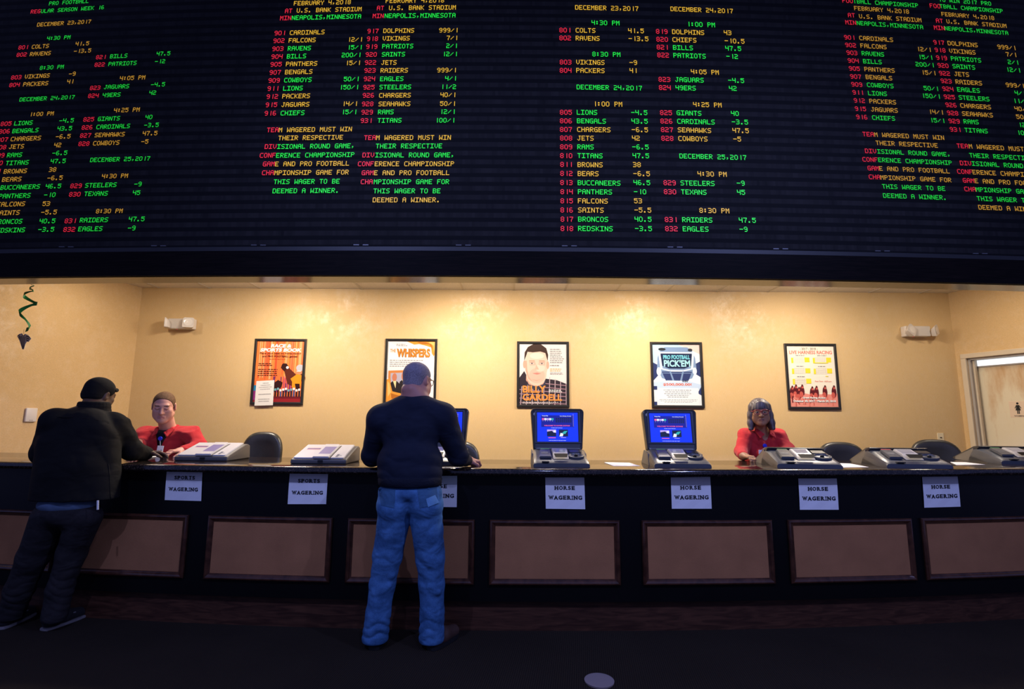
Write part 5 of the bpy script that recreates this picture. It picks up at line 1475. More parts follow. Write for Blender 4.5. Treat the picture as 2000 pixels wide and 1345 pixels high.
def add_head(v, M, R, s=1.0, wide=1.0, full=1.0, ears=True, nose=1.0):
    T = lambda x, y, z: M @ Vector((x, y, z))
    v.ell(T(0, .012, .034), (.074 * s * wide, .095 * s, .079 * s), R)
    v.ell(T(0, -.026, -.030), (.063 * s * wide, .064 * s, .084 * s), R, k=.03 * s)
    for q in (-1, 1):
        v.cone(T(q * .050 * wide, .0, -.062), T(q * .018, -.058, -.096), .027 * s * full, .022 * s, k=.03 * s)
        v.ell(T(q * .040, -.060, -.022), (.026 * s, .022 * s, .024 * s), R, k=.02 * s)
        v.ell(T(q * .036 * wide, -.045, -.058), (.028 * s * full, .026 * s, .028 * s), R, k=.025 * s)
    v.ball(T(0, -.068, -.099), .021 * s, k=.025 * s)
    v.cone(T(-.036, -.078, .024), T(.036, -.078, .024), .012 * s, k=.018 * s)
    for q in (-1, 1): v.ball(T(q * .031, -.098, .003), .014 * s, k=.014 * s, op='s')
    for q in (-1, 1): v.ball(T(q * .0305, -.0795, .002), .0125 * s, k=.003 * s)
    for q in (-1, 1): v.cone(T(q * .018, -.088, .010), T(q * .043, -.082, .009), .0048 * s, k=.004 * s)
    v.cone(T(0, -.086, .014), T(0, -.108, -.030), .0075 * s, .0125 * s * nose, k=.012 * s)
    for q in (-1, 1): v.ball(T(q * .0115 * nose, -.097, -.033), .0085 * s * nose, k=.008 * s)
    v.chain([T(-.021, -.083, -.0655), T(-.006, -.0865, -.0612), T(.006, -.0865, -.0612), T(.021, -.083, -.0655)], [.0045 * s, .0062 * s, .0062 * s, .0045 * s], k=.008 * s)
    v.chain([T(-.018, -.084, -.0722), T(0, -.0865, -.0735), T(.018, -.084, -.0722)], [.0052 * s, .0072 * s, .0052 * s], k=.008 * s)
    v.cone(T(-.025, -.092, -.0705), T(0, -.0965, -.0672), .0024 * s, k=.004 * s, op='s'); v.cone(T(.025, -.092, -.0705), T(0, -.0965, -.0672), .0024 * s, k=.004 * s, op='s')
    if ears:
        for q in (-1, 1):
            v.ell(T(q * .0765 * wide, .012, -.006), (.009 * s, .019 * s, .032 * s), R @ Matrix.Rotation(q * .3, 3, 'Z'), k=.006 * s)
            v.ell(T(q * .085 * wide, .006, -.004), (.005 * s, .010 * s, .019 * s), R, k=.004 * s, op='s')

def face_paint(M, s, down=False, lips=True):
    Mi = np.array(M.inverted())
    def p(C):
        L = C @ Mi[:3, :3].T + Mi[:3, 3]
        out = np.zeros(len(C), int)
        front = L[:, 1] < -.055
        for q in (-1, 1):
            d = L - np.array((q * .0305, -.0795, .002)); r = np.sqrt((d ** 2).sum(1))
            eye = (r < .0142) & (L[:, 1] < -.084) & (np.abs(L[:, 2] - .001) < .0048); out[eye] = 1
            if down: out[eye] = 0; out[eye & (L[:, 2] < -.0015)] = 2; continue_ = 1
            iris = eye & (not down) & (np.sqrt(d[:, 0] ** 2 + (d[:, 2] + .001) ** 2) < .0058); out[iris] = 2
            brow = front & (np.abs(L[:, 2] - (.026 - .06 * np.abs(np.abs(L[:, 0]) - .034))) < .0045) & (np.abs(L[:, 0] - q * .033) < .019); out[brow] = 3
        lip = front & (np.abs(L[:, 0]) < .023 - 40 * (L[:, 2] + .067) ** 2 * 0.6) & (np.abs(L[:, 2] + .067) < .0095) & (L[:, 1] < -.080)
        if lips: out[lip] = 4
        return out
    return p

def add_hand(v, wrist, fwd, palm_n, side, s=1.0, curl=(.35, .4, .45, .5), spread=.06, thumb=0.6, k=.007):
    """wrist point; fwd along the fingers; palm_n points out of the palm; side=+1 puts the thumb at fwd x palm_n."""
    x = Vector(fwd).normalized(); n = Vector(palm_n); n = (n - x * n.dot(x)).normalized(); y = x.cross(n) * side
    W = Vector(wrist); P = lambda a, b, c: W + x * (a * s) + y * (b * s) - n * (c * s)
    v.cone(P(-.02, 0, 0), P(.03, .0, 0), .026 * s, .028 * s, k=.02)
    for b0, b1 in ((.022, .029), (.008, .010), (-.008, -.010), (-.021, -.028)): v.cone(P(.012, b0 * .8, 0), P(.082, b1, .004), .014 * s, .0125 * s, k=.012)
    for i, (b, ln) in enumerate(((.030, .070), (.0105, .078), (-.010, .072), (-.029, .056))):
        p = P(.085, b, .004); a = 0.15; r = .0098 * s
        for j, f in enumerate((.45, .32, .23)):
            a += curl[i] * (1.0 if j else .8)
            d = x * cos(a) + n * sin(a) + y * (spread * (1.5 - i))
            q = p + d.normalized() * (ln * f * s); v.cone(p, q, r, r * .9, k=k); p = q; r *= .9
    p = P(.018, .026, -.004); d = (x * .62 + y * .72 + n * .25).normalized(); q = p + d * .042 * s; v.cone(p, q, .0145 * s, .0115 * s, k=.012)
    d2 = (x * (.8) + y * (.45 - thumb * .6) + n * (.25 + thumb * .3)).normalized(); q2 = q + d2 * .030 * s; v.cone(q, q2, .0112 * s, .0100 * s, k=k); q3 = q2 + (d2 - y * .25 * thumb).normalized() * .024 * s; v.cone(q2, q3, .0100 * s, .0085 * s, k=k)

EYE_W = mat('eye_white', (0.42, 0.39, 0.36), 0.3); EYE_D = mat('eye_dark', (0.015, 0.010, 0.008), 0.15)
def eyeglasses(parent, M, R, s, origin, m, rim_r=.0022, w=.027, hgt=.019):
    g = bpy.data.objects.new('eyeglasses', None)
    T = lambda x, y, z: M @ Vector((x, y, z)) - origin
    bm = B()
    for q in (-1, 1):
        ring = [T(q * .034 + w * math.copysign(abs(cos(a)) ** .7, cos(a)), -.104 + .012 * abs(cos(a)) * (1 if q * cos(a) > 0 else 0), .004 + hgt * math.copysign(abs(sin(a)) ** .7, sin(a))) for a in [2 * pi * i / 28 for i in range(29)]]
        tube(bm, ring, rim_r * s, 6)
        tube(bm, [T(q * .060, -.094, .008), T(q * .077, -.070, .010), T(q * .083, .005, .012), T(q * .082, .020, .002)], rim_r * s, 6)
    tube(bm, [T(-.008, -.105, .008), T(0, -.109, .010), T(.008, -.105, .008)], rim_r * s, 6)
    return emit('eyeglasses', bm, m, parent, smooth=True)

# ================================================= the man in blue jeans
def person_jeans():
    O = PY(800, 1240, 3.36); O.z = 0
    J = PY
    sk = skin('ruddy_skin', (0.40, 0.175, 0.135))
    neck = J(810, 776, 3.32); head = J(815, 743, 3.37)
    Mh, Rh = frame_of(head, (.42, .90, -.16), (0.05, .16, .98), 1.03)
    shL, shR = J(745, 818, 3.33), J(864, 814, 3.34)
    elL, elR = J(727, 889, 3.44), J(895, 889, 3.45)
    wrL = J(756, 893, 3.72); wrL.z = CTOP + .042
    wrR = J(913, 896, 3.65); wrR.z = CTOP + .040
    pel = J(800, 985, 3.29)
    v = Vol(.03)
    add_head(v, Mh, Rh, 1.03, wide=1.06, full=1.15)
    T = lambda x, y, z: Mh @ Vector((x, y, z))
    v.cone(T(0, .030, -.035), neck + Vector((0, .01, -.03)), .066, .078, k=.03)
    for q in (-1, 1): v.ball(T(q * .022, .075, -.075), .03, k=.03)
    chest = J(802, 842, 3.34); v.ell(chest, (.165, .10, .20)); v.ell(J(801, 920, 3.31), (.16, .11, .15)); v.ell(J(801, 968, 3.29), (.14, .09, .10))
    v.chain([neck, shL, elL, wrL], [.06, .055, .042, .030]); v.chain([neck, shR, elR, wrR], [.06, .055, .042, .030])
    add_hand(v, wrL, Vector((.0, 1, -.12)), (0, 0, -1), 1, 1.0, (.3, .3, .35, .4))
    add_hand(v, wrR, Vector((.55, .82, -.12)), (-.25, 0, -1), -1, 1.05, (.75, .85, .9, .95), thumb=.9)
    hips = [J(768, 1010, 3.29), J(834, 1010, 3.29)]; kn = [J(749, 1120, 3.34), J(841, 1120, 3.34)]; an = [J(734, 1228, 3.37), J(844, 1228, 3.37)]
    for a, b, c in zip(hips, kn, an):
        v.chain([a, b, c], [.065, .05, .040], k=.01)
        v.cone(c, c + Vector((0, .10, -.07)), .035, .03)
    body = v.build('person', [sk, sk, sk, sk, sk], .0042, None, O)
    body.location = O
    tag(body, 'grey-haired person in navy sweater and blue jeans standing at the counter, back turned', 'person')
    # sweater
    s = Vol(.045)
    s.ell(J(802, 838, 3.325), (.185, .125, .205)); s.ell(J(801, 900, 3.300), (.205, .145, .150)); s.ell(J(801, 925, 3.295), (.198, .145, .085))
    for sh, el, wr, q in ((shL, elL, wrL, -1), (shR, elR, wrR, 1)):
        s.cone(neck + Vector((q * .03, 0, -.045)), sh, .075, .088); s.cone(sh, el, .090, .066, k=.03); s.cone(el, wr - (wr - el).normalized() * .045, .066, .046, k=.03)
        s.cone(wr - (wr - el).normalized() * .06, wr - (wr - el).normalized() * .030, .043, .041, k=.008)
    s.ell(neck + Vector((0, 0, -.055)), (.10, .085, .05))
    hem = J(801, 946, 3.29).z
    s.ell(J(802, 935, 3.285), (.192, .142, .03), k=.015)
    s.cut((0, 0, hem), (0, 0, -1), .010)
    s.cut(neck + Vector((0, .0, .012)), Vector((0.05, .45, 1)), .008)
    s.disp.append(ruck(.007, 66, (.25, 0, 1), .4, .014, 17, hem + .02, hem + .22)); s.disp.append(ruck(.0045, 75, (.4, .2, .9), 2.0, .02, 13, hem + .12, hem + .36)); s.disp.append(ruck(.005, 55, (-.6, .1, .8), 1.0, .015, 15, hem + .08, hem + .32))
    sw = s.build('sweater', cloth('navy_knit', (0.0085, 0.012, 0.026), scale=700, bump=.4, sheen=.0), .006, body, O)
    # ribbed waistband
    bm = B(); ring = []
    cw = J(801, 940, 3.287)
    rr = []
    for zz, k in ((-.030, .95), (-.022, 1.0), (.010, 1.015), (.026, .97)):
        rr.append([Vector((cw.x + .196 * k * cos(2 * pi * i / 60), cw.y + .146 * k * sin(2 * pi * i / 60), hem + .026 + zz)) - O for i in range(60)])
    loft(bm, rr, cap=False); emit('waistband', bm, cloth('navy_rib', (0.006, 0.008, 0.017), scale=120, bump=.8, sheen=.0), sw, smooth=True)
    # jeans
    j = Vol(.035)
    j.ell(J(801, 958, 3.288), (.196, .135, .075)); j.ell(J(770, 986, 3.265), (.108, .115, .105)); j.ell(J(832, 986, 3.265), (.108, .115, .105))
    cols = (([J(769, 1015, 3.285), J(757, 1085, 3.325), J(747, 1140, 3.345), J(739, 1195, 3.36), J(733, 1243, 3.372)], [.100, .088, .077, .073, .080]), ([J(833, 1015, 3.285), J(840, 1085, 3.325), J(843, 1140, 3.345), J(844, 1195, 3.36), J(843, 1243, 3.372)], [.100, .088, .076, .072, .078]))
    for p, r in cols: j.chain(p, r, k=.022)
    crotch = J(800, 1042, 3.28); j.cone(crotch, crotch + Vector((0, 0, -.25)), .004, .03, k=.03, op='s') if False else None
    hz = J(790, 1252, 3.37).z
    j.cut((0, 0, hz), (0, 0, -1), .006); j.cut((0, 0, J(801, 938, 3.29).z), (0, 0, 1), .01)
    for (px, py, dx) in ((757, 1100, 1), (752, 1118, -1), (745, 1150, 1), (838, 1092, -1), (836, 1110, 1), (842, 1150, -1), (832, 1060, -1), (772, 1062, 1)):
        a = J(px - 14, py + 6 * dx, 3.285); b = J(px + 14, py - 6 * dx, 3.285); j.cone(a, b, .006, .009, k=.03)
    j.disp.append(ruck(.0095, 120, (.25, .1, 1), .2, .02, 19, hz + .0, hz + .17)); j.disp.append(ruck(.006, 75, (.35, .1, 1), 1.4, .02, 14, .30, .62)); j.disp.append(ruck(.006, 66, (-.5, .1, 1), 2.2, .02, 14, .58, .80)); j.disp.append(ruck(.004, 48, (.8, 0, .4), .6, .01, 20, .12, .75))
    jm = denim('faded_denim', (0.020, 0.062, 0.150), (0.085, 0.225, 0.46))
    jo = j.build('jeans', jm, .0055, body, O)
    # back pockets, belt loops and the worn outline of a wallet
    dk = denim('dark_denim', (0.022, 0.06, 0.12), (0.05, 0.13, 0.24)); lt = denim('worn_denim', (0.07, 0.17, 0.30), (0.15, 0.33, 0.54))
    def on_jeans(pts, off=.003, n=6):
        """Project picture-plane outlines straight forward on to the seat of the jeans."""
        return [march(j, x, y, 3.2, off) - O for x, y in pts]
    def patch(name, quad, m, off, rim=0):
        bm = B(); n = 6; q = [Vector((*p, 0)) for p in quad]
        g = [[(lambda p: (p.x, p.y))((q[0] * (1 - i / n) + q[1] * (i / n)) * (1 - k / n) + (q[3] * (1 - i / n) + q[2] * (i / n)) * (k / n)) for i in range(n + 1)] for k in range(n + 1)]
        V = [[bm.verts.new(p) for p in on_jeans(row, off)] for row in g]
        for a in range(n):
            for b in range(n): bm.faces.new((V[a][b], V[a][b + 1], V[a + 1][b + 1], V[a + 1][b]))
        return emit(name, bm, m, jo, smooth=True)
    patch('back_pocket', [(739, 953), (772, 953), (770, 992), (744, 986)], dk, .0025)
    patch('back_pocket', [(815, 953), (853, 951), (856, 984), (820, 992)], dk, .0025)
    patch('wallet_fade', [(832, 974), (850, 966), (858, 981), (836, 990)], lt, .0045)
    for x in (771, 793, 835): patch('belt_loop', [(x, 946), (x + 4, 946), (x + 4, 955), (x, 955)], dk, .006)
    # shoes
    sh_m = mat('dark_brown_shoe', (0.075, 0.040, 0.030), 0.45, vary=.15, scale=12); so_m = mat('black_rubber', (0.008, 0.008, 0.009), 0.6)
    for (hp, tp_) in ((J(731, 1262, 3.335), Vector((-.05, 1, 0))), (J(842, 1262, 3.335), Vector((.50, .86, 0)))):
        hp = Vector((hp.x, hp.y, 0)); d = tp_.normalized(); n = Vector((d.y, -d.x, 0))
        u = Vol(.03); u.cone(hp + d * .03 + Vector((0, 0, .050)), hp + d * .11 + Vector((0, 0, .055)), .040, .043); u.cone(hp + d * .11 + Vector((0, 0, .05)), hp + d * .225 + Vector((0, 0, .038)), .046, .038); u.cone(hp + d * .04 + Vector((0, 0, .05)), hp + d * .05 + Vector((0, 0, .11)), .036, .040)
        u.cut((0, 0, .016), (0, 0, -1), .004); u.cut((0, 0, .125), (0, 0, 1), .006)
        so = u.build('shoe', sh_m, .005, body, O)
        bm = B(); pts = []
        for t_, w in ((-.012, .012), (-.008, .030), (.03, .041), (.10, .043), (.17, .049), (.22, .044), (.255, .024), (.262, .008)): pts.append((t_, w))
        outl = [hp + d * t_ + n * w for t_, w in pts] + [hp + d * t_ - n * w for t_, w in pts[::-1]]
        loft(bm, [[p - O for p in outl], [p - O + Vector((0, 0, .024)) for p in outl]]); bmesh.ops.bevel(bm, geom=bm.edges[:], offset=.003, segments=2, affect='EDGES')
        emit('sole', bm, so_m, so)
    # cropped grey hair
    hcol = mat('cropped_grey_hair', (0.20, 0.175, 0.20), 0.85, spec=.2, vary=.5, scale=240, bump=.5, bump_scale=500)
    w = Vol(.03); add_head(w, Mh, Rh, 1.03, 1.06, 1.0, ears=False); w.ell(T(0, .045, -.035), (.060, .055, .060), Rh, k=.03)
    w.ball(T(0, -.106, -.03), .104, k=.01, op='s')
    for q in (-1, 1): w.ell(T(q * .094, .008, -.022), (.030, .030, .044), Rh, k=.006, op='s'); w.ell(T(q * .085, -.055, -.02), (.05, .05, .06), Rh, k=.01, op='s')
    w.cut(T(0, .1, -.078), Rh @ Vector((0, .05, -1)), .006); w.disp.append(lambda P: -.004)
    w.build('hair', hcol, .0042, body, O)
    eyeglasses(body, Mh, Rh, 1.03, O, mat('dark_wire', (0.03, 0.02, 0.02), 0.3, metal=.6))
person_jeans()

# ================================================= the man in the black jacket
def person_jacket():
    J = PY
    O = PZ(90, 1215, 0); O.z = 0
    sk = skin('deep_brown_skin', (0.085, 0.043, 0.024))
    head = J(194, 771, 3.70); neck = J(176, 802, 3.62)
    Mh, Rh = frame_of(head, (.14, .96, -.25), (.08, .22, .97), .99)
    T = lambda x, y, z: Mh @ Vector((x, y, z))
    shL, shR = J(108, 822, 3.50), J(226, 828, 3.66)
    elL, elR = J(84, 893, 3.56), J(256, 878, 3.80)
    wrL = J(150, 893, 3.86); wrL.z = CTOP + .05
    wrR = J(283, 883, 3.97); wrR.z = CTOP + .050; elR.z = max(elR.z, CTOP + .078); elL.z = max(elL.z, CTOP + .078)
    pel = J(132, 1000, 3.50)
    v = Vol(.03); add_head(v, Mh, Rh, .99, wide=1.0)
    v.cone(T(0, .025, -.035), neck + Vector((0, 0, -.03)), .060, .07, k=.03)
    v.ell(J(160, 860, 3.55), (.17, .11, .20)); v.ell(J(145, 935, 3.52), (.16, .11, .15)); v.ell(J(134, 985, 3.50), (.13, .085, .10))
    v.chain([neck, shL, elL, wrL], [.06, .055, .042, .030]); v.chain([neck, shR, elR, wrR], [.06, .055, .042, .030])
    add_hand(v, wrL, Vector((.7, .6, -.1)), (0, 0, -1), 1, 1.0)
    add_hand(v, wrR, Vector((.62, .62, -.06)), (.2, -.3, -1), -1, 1.05, (.35, .45, .5, .55), thumb=.7)
    legs = ([J(96, 1010, 3.50), J(66, 1085, 3.56), J(38, 1150, 3.60), J(22, 1200, 3.64)], [J(165, 1010, 3.52), J(140, 1080, 3.57), J(117, 1150, 3.58), J(107, 1200, 3.59)])
    for p in legs: v.chain(p, [.06, .05, .045, .040], k=.01)
    body = v.build('person', [sk] * 5, .0045, None, O); body.location = O
    tag(body, 'person in black jacket, dark jeans and black cap leaning on the counter', 'person')
    jk = cloth('black_wool', (0.0034, 0.0032, 0.0034), scale=520, bump=.4, sheen=.0)
    s = Vol(.045)
    s.ell(J(163, 858, 3.55), (.205, .13, .215)); s.ell(J(150, 915, 3.52), (.20, .150, .20)); s.cone(J(150, 870, 3.54), J(149, 985, 3.50), .13, .150); s.cone(J(116, 862, 3.52), J(106, 985, 3.50), .118, .134); s.cone(J(203, 862, 3.60), J(192, 985, 3.52), .098, .118)
    for sh, el, wr, q in ((shL, elL, wrL, -1), (shR, elR, wrR, 1)):
        s.cone(neck + Vector((q * .03, 0, -.06)), sh, .070, .078); s.cone(sh, el, .084, .072, k=.03); s.cone(el, wr, .072, .052, k=.03); s.cone(wr - (wr - el).normalized() * .03, wr, .056, .054, k=.008)
    s.ell(neck + Vector((-.005, 0, -.02)), (.098, .088, .05)); 
    hem = J(148, 979, 3.40).z
    s.cut((0, 0, hem), (0, 0, -1), .006); s.cut(neck + Vector((0, 0, .038)), Vector((.2, .55, 1)), .008)
    s.disp.append(ruck(.006, 48, (.3, .1, 1), .9, .02, 11, hem + .1, hem + .55)); s.disp.append(ruck(.010, 62, (.8, .5, .4), 0, .01, 15, elR.x - .1, elR.x + .3, 0)); s.disp.append(ruck(.006, 40, (-.7, 0, .6), 2, .02, 12, hem + .02, hem + .45))
    jo = s.build('jacket', jk, .006, body, O)
    # turned-up collar and yoke seam
    c = Vol(.015); n = 14
    for i in range(n):
        a0, a1 = [radians(200 + 200 * t / n) for t in (i, i + 1)]
        f = lambda a, h: neck + Vector((.082 * cos(a), .078 * sin(a), h)) + Vector((.012, .015, 0))
        c.cone(f(a0, .000), f(a1, .000), .020, k=.01); c.cone(f(a0, .028), f(a1, .028), .015, k=.012); c.cone(f(a0, .050), f(a1, .050), .011, k=.012)
    c.build('collar', jk, .005, jo, O)
    def on_vol(vol, pts, off):
        return [march(vol, x, y, 3.45, off) - O for x, y in pts]
    bm = B(); tube(bm, on_vol(s, [(92, 812), (115, 814), (140, 815), (165, 817), (190, 820), (212, 826)], .0005), .0022, 6); emit('yoke_seam', bm, jk, jo, smooth=True)
    bm = B(); tube(bm, on_vol(s, [(212, 905), (214, 930), (215, 955), (216, 974)], .0005), .0022, 6); emit('side_seam', bm, jk, jo, smooth=True)
    # shirt tail and the white tag under the jacket hem
    t = Vol(.03); t.ell(J(132, 985, 3.50), (.180, .120, .07)); t.cut((0, 0, J(130, 993, 3.40).z), (-.02, -.06, -1), .006); t.cut((0, 0, hem + .012), (0, 0, 1), .006)
    t.disp.append(ruck(.003, 70, (1, .2, .2), .3, .01, 20))
    t.build('shirt_tail', cloth('blue_grey_cotton', (0.085, 0.13, 0.20)), .006, body, O)
    tgp = J(191, 986, 3.385); bm = B(); box(bm, tgp - O, (.012, .004, .058), Euler((0, radians(-6), 0)), bev=.001); emit('paper_tag', bm, M['paper'], jo)
    p = Vol(.035); p.ell(J(132, 1000, 3.50), (.178, .120, .10))
    for q, r in zip(legs, ([.100, .086, .077, .070], [.100, .080, .070, .072])): p.chain(q, r, k=.03)
    p.cut((0, 0, .05), (0, 0, -1), .006)
    p.disp.append(ruck(.0065, 115, (.2, .1, 1), .3, .02, 17, .05, .50)); p.disp.append(ruck(.004, 60, (.4, .1, 1), 1.2, .02, 14, .40, .85))
    p.build('jeans', denim('black_denim', (0.012, 0.011, 0.012), (0.034, 0.030, 0.032)), .006, body, O)
    up = mat('black_suede', (0.010, 0.009, 0.011), 0.8, vary=.2, scale=20); sl = mat('white_sole_edge', (0.20, 0.18, 0.18), 0.6); em = mat('pale_emblem', (0.16, 0.15, 0.16), .6)
    for (h0, t0) in (((-2, 1230), (62, 1200)), ((84, 1232), (162, 1203))):
        a, b = PZ(*h0, 0), PZ(*t0, 0); a.z = b.z = 0; d = (b - a).normalized(); b = a + d * .29; n_ = Vector((d.y, -d.x, 0)); a = a - n_ * .0
        Z = lambda k, z, w=0: a + d * k + n_ * w + Vector((0, 0, z))
        u = Vol(.03); u.cone(Z(.04, .045), Z(.12, .05), .040, .043); u.cone(Z(.12, .048), Z(.245, .034), .045, .034); u.cone(Z(.045, .05), Z(.055, .10), .036, .042)
        u.cut((0, 0, .02), (0, 0, -1), .004); u.cut((0, 0, .115), (0, 0, 1), .006); so = u.build('shoe', up, .005, body, O)
        pts = ((-.004, .012), (.0, .030), (.04, .041), (.11, .042), (.19, .049), (.25, .042), (.283, .022), (.290, .008)); outl = [Z(k, 0, w) for k, w in pts] + [Z(k, 0, -w) for k, w in pts[::-1]]
        bm = B(); loft(bm, [[q - O for q in outl], [q - O + Vector((0, 0, .017)) for q in outl]]); bmesh.ops.bevel(bm, geom=bm.edges[:], offset=.003, segments=2, affect='EDGES'); emit('sole', bm, sl, so)
        bm = B(); box(bm, Z(.16, .060, .038) - O, (.022, .008, .012), Euler((radians(30), 0, atan2(d.y, d.x))), bev=.002); emit('side_emblem', bm, em, so)
    k = Vol(.015); k.ell(T(0, .012, .040), (.083 * .99, .104 * .99, .086 * .99), Rh); k.ell(T(0, .05, -.018), (.074 * .99, .060 * .99, .056 * .99), Rh, k=.03)
    k.ball(T(0, -.105, -.035), .100, k=.01, op='s')
    for q in (-1, 1): k.ell(T(q * .092, .005, -.022), (.030, .036, .042), Rh, k=.006, op='s')
    k.cut(T(0, .1, -.052), Rh @ Vector((0, .1, -1)), .006)
    cap = k.build('cap', cloth('black_knit_cap', (0.0035, 0.0033, 0.0038), scale=300, bump=.6), .0045, body, O)
    b_ = Vol(.012); b_.chain([T(-.066, -.048, .052), T(-.034, -.084, .064), T(0, -.096, .068), T(.034, -.084, .064), T(.066, -.048, .052)], [.009, .012, .013, .012, .009]); b_.ball(T(.020, -.108, .072), .016)
    b_.build('rolled_brim', cloth('black_brim', (0.006, 0.006, 0.007)), .004, cap, O)
person_jacket()

# ================================================= the two clerks
RED = cloth('red_twill', (0.44, 0.020, 0.026), scale=600, bump=.35, vary=.08, sheen=.1)
def badge(body, O, reel, card, tilt=0.0):
    bm = B(); lathe(bm, [(0, -.004), (.017, -.004), (.018, 0), (.016, .006), (0, .007)], reel - O, n=24, axis='y'); r = emit('badge_reel', bm, mat('blue_reel', (0.01, 0.03, 0.62), .3), body, smooth=True, angle=40)
    bm = B(); tube(bm, [reel - O + Vector((0, 0, -.014)), card - O + Vector((0, 0, .045))], .002, 6); emit('cord', bm, M['silver'], r)
    bm = B(); box(bm, card - O, (.054, .003, .086), Euler((radians(-6), radians(tilt), 0)), bev=.001); c = emit('id_card', bm, mat('id_white', (0.78, 0.77, 0.76), .4), body)
    bm = B(); box(bm, card - O + Vector((.012, -.0035, -.006)), (.014, .001, .030), Euler((radians(-6), 0, 0))); emit('card_print', bm, mat('card_grey', (0.25, 0.25, 0.26), .5), c)

def clerk(name_label, head_px, yh, face, up, scale, skin_c, hair_fn, torso_px, yt, sh, el, wr, hands, O_px, woman=False, wide=1.0, full=1.0):
    J = PY
    O = J(*O_px, yt); O.z = 0
    sk = skin('skin_tone', skin_c)
    head = J(*head_px, yh); Mh, Rh = frame_of(head, face, up, scale)
    T = lambda x, y, z: Mh @ Vector((x, y, z))
    t0 = J(*torso_px, yt); seat = Vector((t0.x, yt + .10, .74))
    neck = (Vector(sh[0]) + Vector(sh[1])) / 2 + Vector((0, .01, .035))
    v = Vol(.03); add_head(v, Mh, Rh, scale, wide, full, ears=not woman, nose=1.15 if woman else 1.0)
    v.cone(T(0, .020, -.045), neck + Vector((0, .0, -.03)), .054 * (.9 if woman else 1.08), .066, k=.03)
    v.ell(t0 + Vector((0, .0, .03)), (.145, .098, .20)); v.ell(t0 + Vector((0, .02, -.17)), (.15, .105, .16)); v.ell(seat + Vector((0, .0, .05)), (.17, .13, .12))
    for q in (0, 1): v.chain([neck + Vector((0, 0, -.06)), Vector(sh[q]) + Vector((0, 0, -.02)), el[q], wr[q]], [.045, .042, .036, .028])
    for q in (0, 1):
        add_hand(v, wr[q], *hands[q])
        hip = seat + Vector((-.09 + .18 * q, 0, .02)); knee = hip + Vector((0, -.36, .02)); v.chain([hip, knee, knee + Vector((0, .03, -.36))], [.085, .06, .045]); v.cone(knee + Vector((0, .03, -.38)), knee + Vector((0, -.09, -.41)), .035, .03)
    body = v.build('person', [sk, EYE_W, EYE_D, mat('brow_hair', (0.22, 0.11, 0.065) if not woman else (0.03, 0.024, 0.022), .8), skin('lip_tone', (0.50, 0.21, 0.17) if not woman else (0.21, 0.085, 0.062))], .0034, None, O, face_paint(Mh, scale, down=not woman))
    body.location = O; tag(body, name_label, 'person')
    # shirt
    s = Vol(.04)
    s.ell(t0 + Vector((0, .0, .035)), (.172, .118, .195)); s.ell(t0 + Vector((0, .02, -.17)), (.178, .128, .17)); s.ell(seat + Vector((0, 0, .08)), (.19, .15, .12))
    if woman:
        for q in (-1, 1): s.ell(t0 + Vector((q * .075, -.085, -.035)), (.075, .062, .075), k=.05)
    for q in (0, 1):
        s.cone(neck + Vector(((q * 2 - 1) * .035, .01, -.035)), sh[q], .060 if woman else .062, .064 if woman else .074); s.cone(sh[q], el[q], .066 if woman else .078, .054 if woman else .062, k=.03); e = (Vector(wr[q]) - Vector(el[q])).normalized(); s.cone(el[q], Vector(wr[q]) - e * .025, .058, .041, k=.03); s.cone(Vector(wr[q]) - e * .05, Vector(wr[q]) - e * .015, .043, .041, k=.006)
    s.cut(seat, (0, 0, -1), .006)
    vt = neck + Vector((0, -.10, -.145 if woman else -.125)); s.cone(neck + Vector((0, -.075, .02)), vt + Vector((0, -.03, 0)), .058, .004, k=.008, op='s'); s.cut(neck + Vector((0, 0, .028)), Vector((0, -.5, 1)), .008)
    s.disp.append(ruck(.008, 62, (.5, .1, .8), .5, .02, 14)); s.disp.append(ruck(.005, 85, (-.6, .2, .6), 1.5, .015, 18))
    so = s.build('shirt', RED, .0048, body, O)
    # collar points, button placket
    for q in (-1, 1):
        c = Vol(.008); a = neck + Vector((q * .060, .02, .034)); b = neck + Vector((q * .064, -.060, .012)); tip = neck + Vector((q * .062, -.118, -.050)); inn = neck + Vector((q * .030, -.105, -.022))
        c.chain([neck + Vector((q * .012, .068, .036)), a, b], [.012, .013, .013]); c.chain([b, tip], [.013, .006]); c.chain([b, inn, tip], [.012, .007, .005]); c.cone((b + inn) / 2, tip, .011, .005); c.cone(b + Vector((q * .012, 0, -.005)), tip, .011, .005)
        c.build('collar', RED, .004, so, O)
    def front(px, py):
        return march(s, px, py, yt - .12)
    hair_fn(body, O, T, Rh, Mh)
    return body, O, front, neck, s, so, Mh, Rh

def hair_man(body, O, T, Rh, Mh):
    w = Vol(.03); add_head(w, Mh, Rh, 1.08, 1.0, 1.0, ears=False)
    w.ball(T(0, -.112, -.026), .120, k=.012, op='s')
    for q in (-1, 1): w.ell(T(q * .100, .002, -.034), (.040, .034, .046), Rh, k=.008, op='s')
    w.cut(T(0, -.02, -.012), Rh @ Vector((0, -.55, -1)), .006); w.disp.append(lambda P: -.0028)
    w.build('hair', mat('short_brown_hair', (0.115, 0.060, 0.030), 0.75, spec=.25, vary=.4, scale=110, bump=.8, bump_scale=300), .0034, body, O)
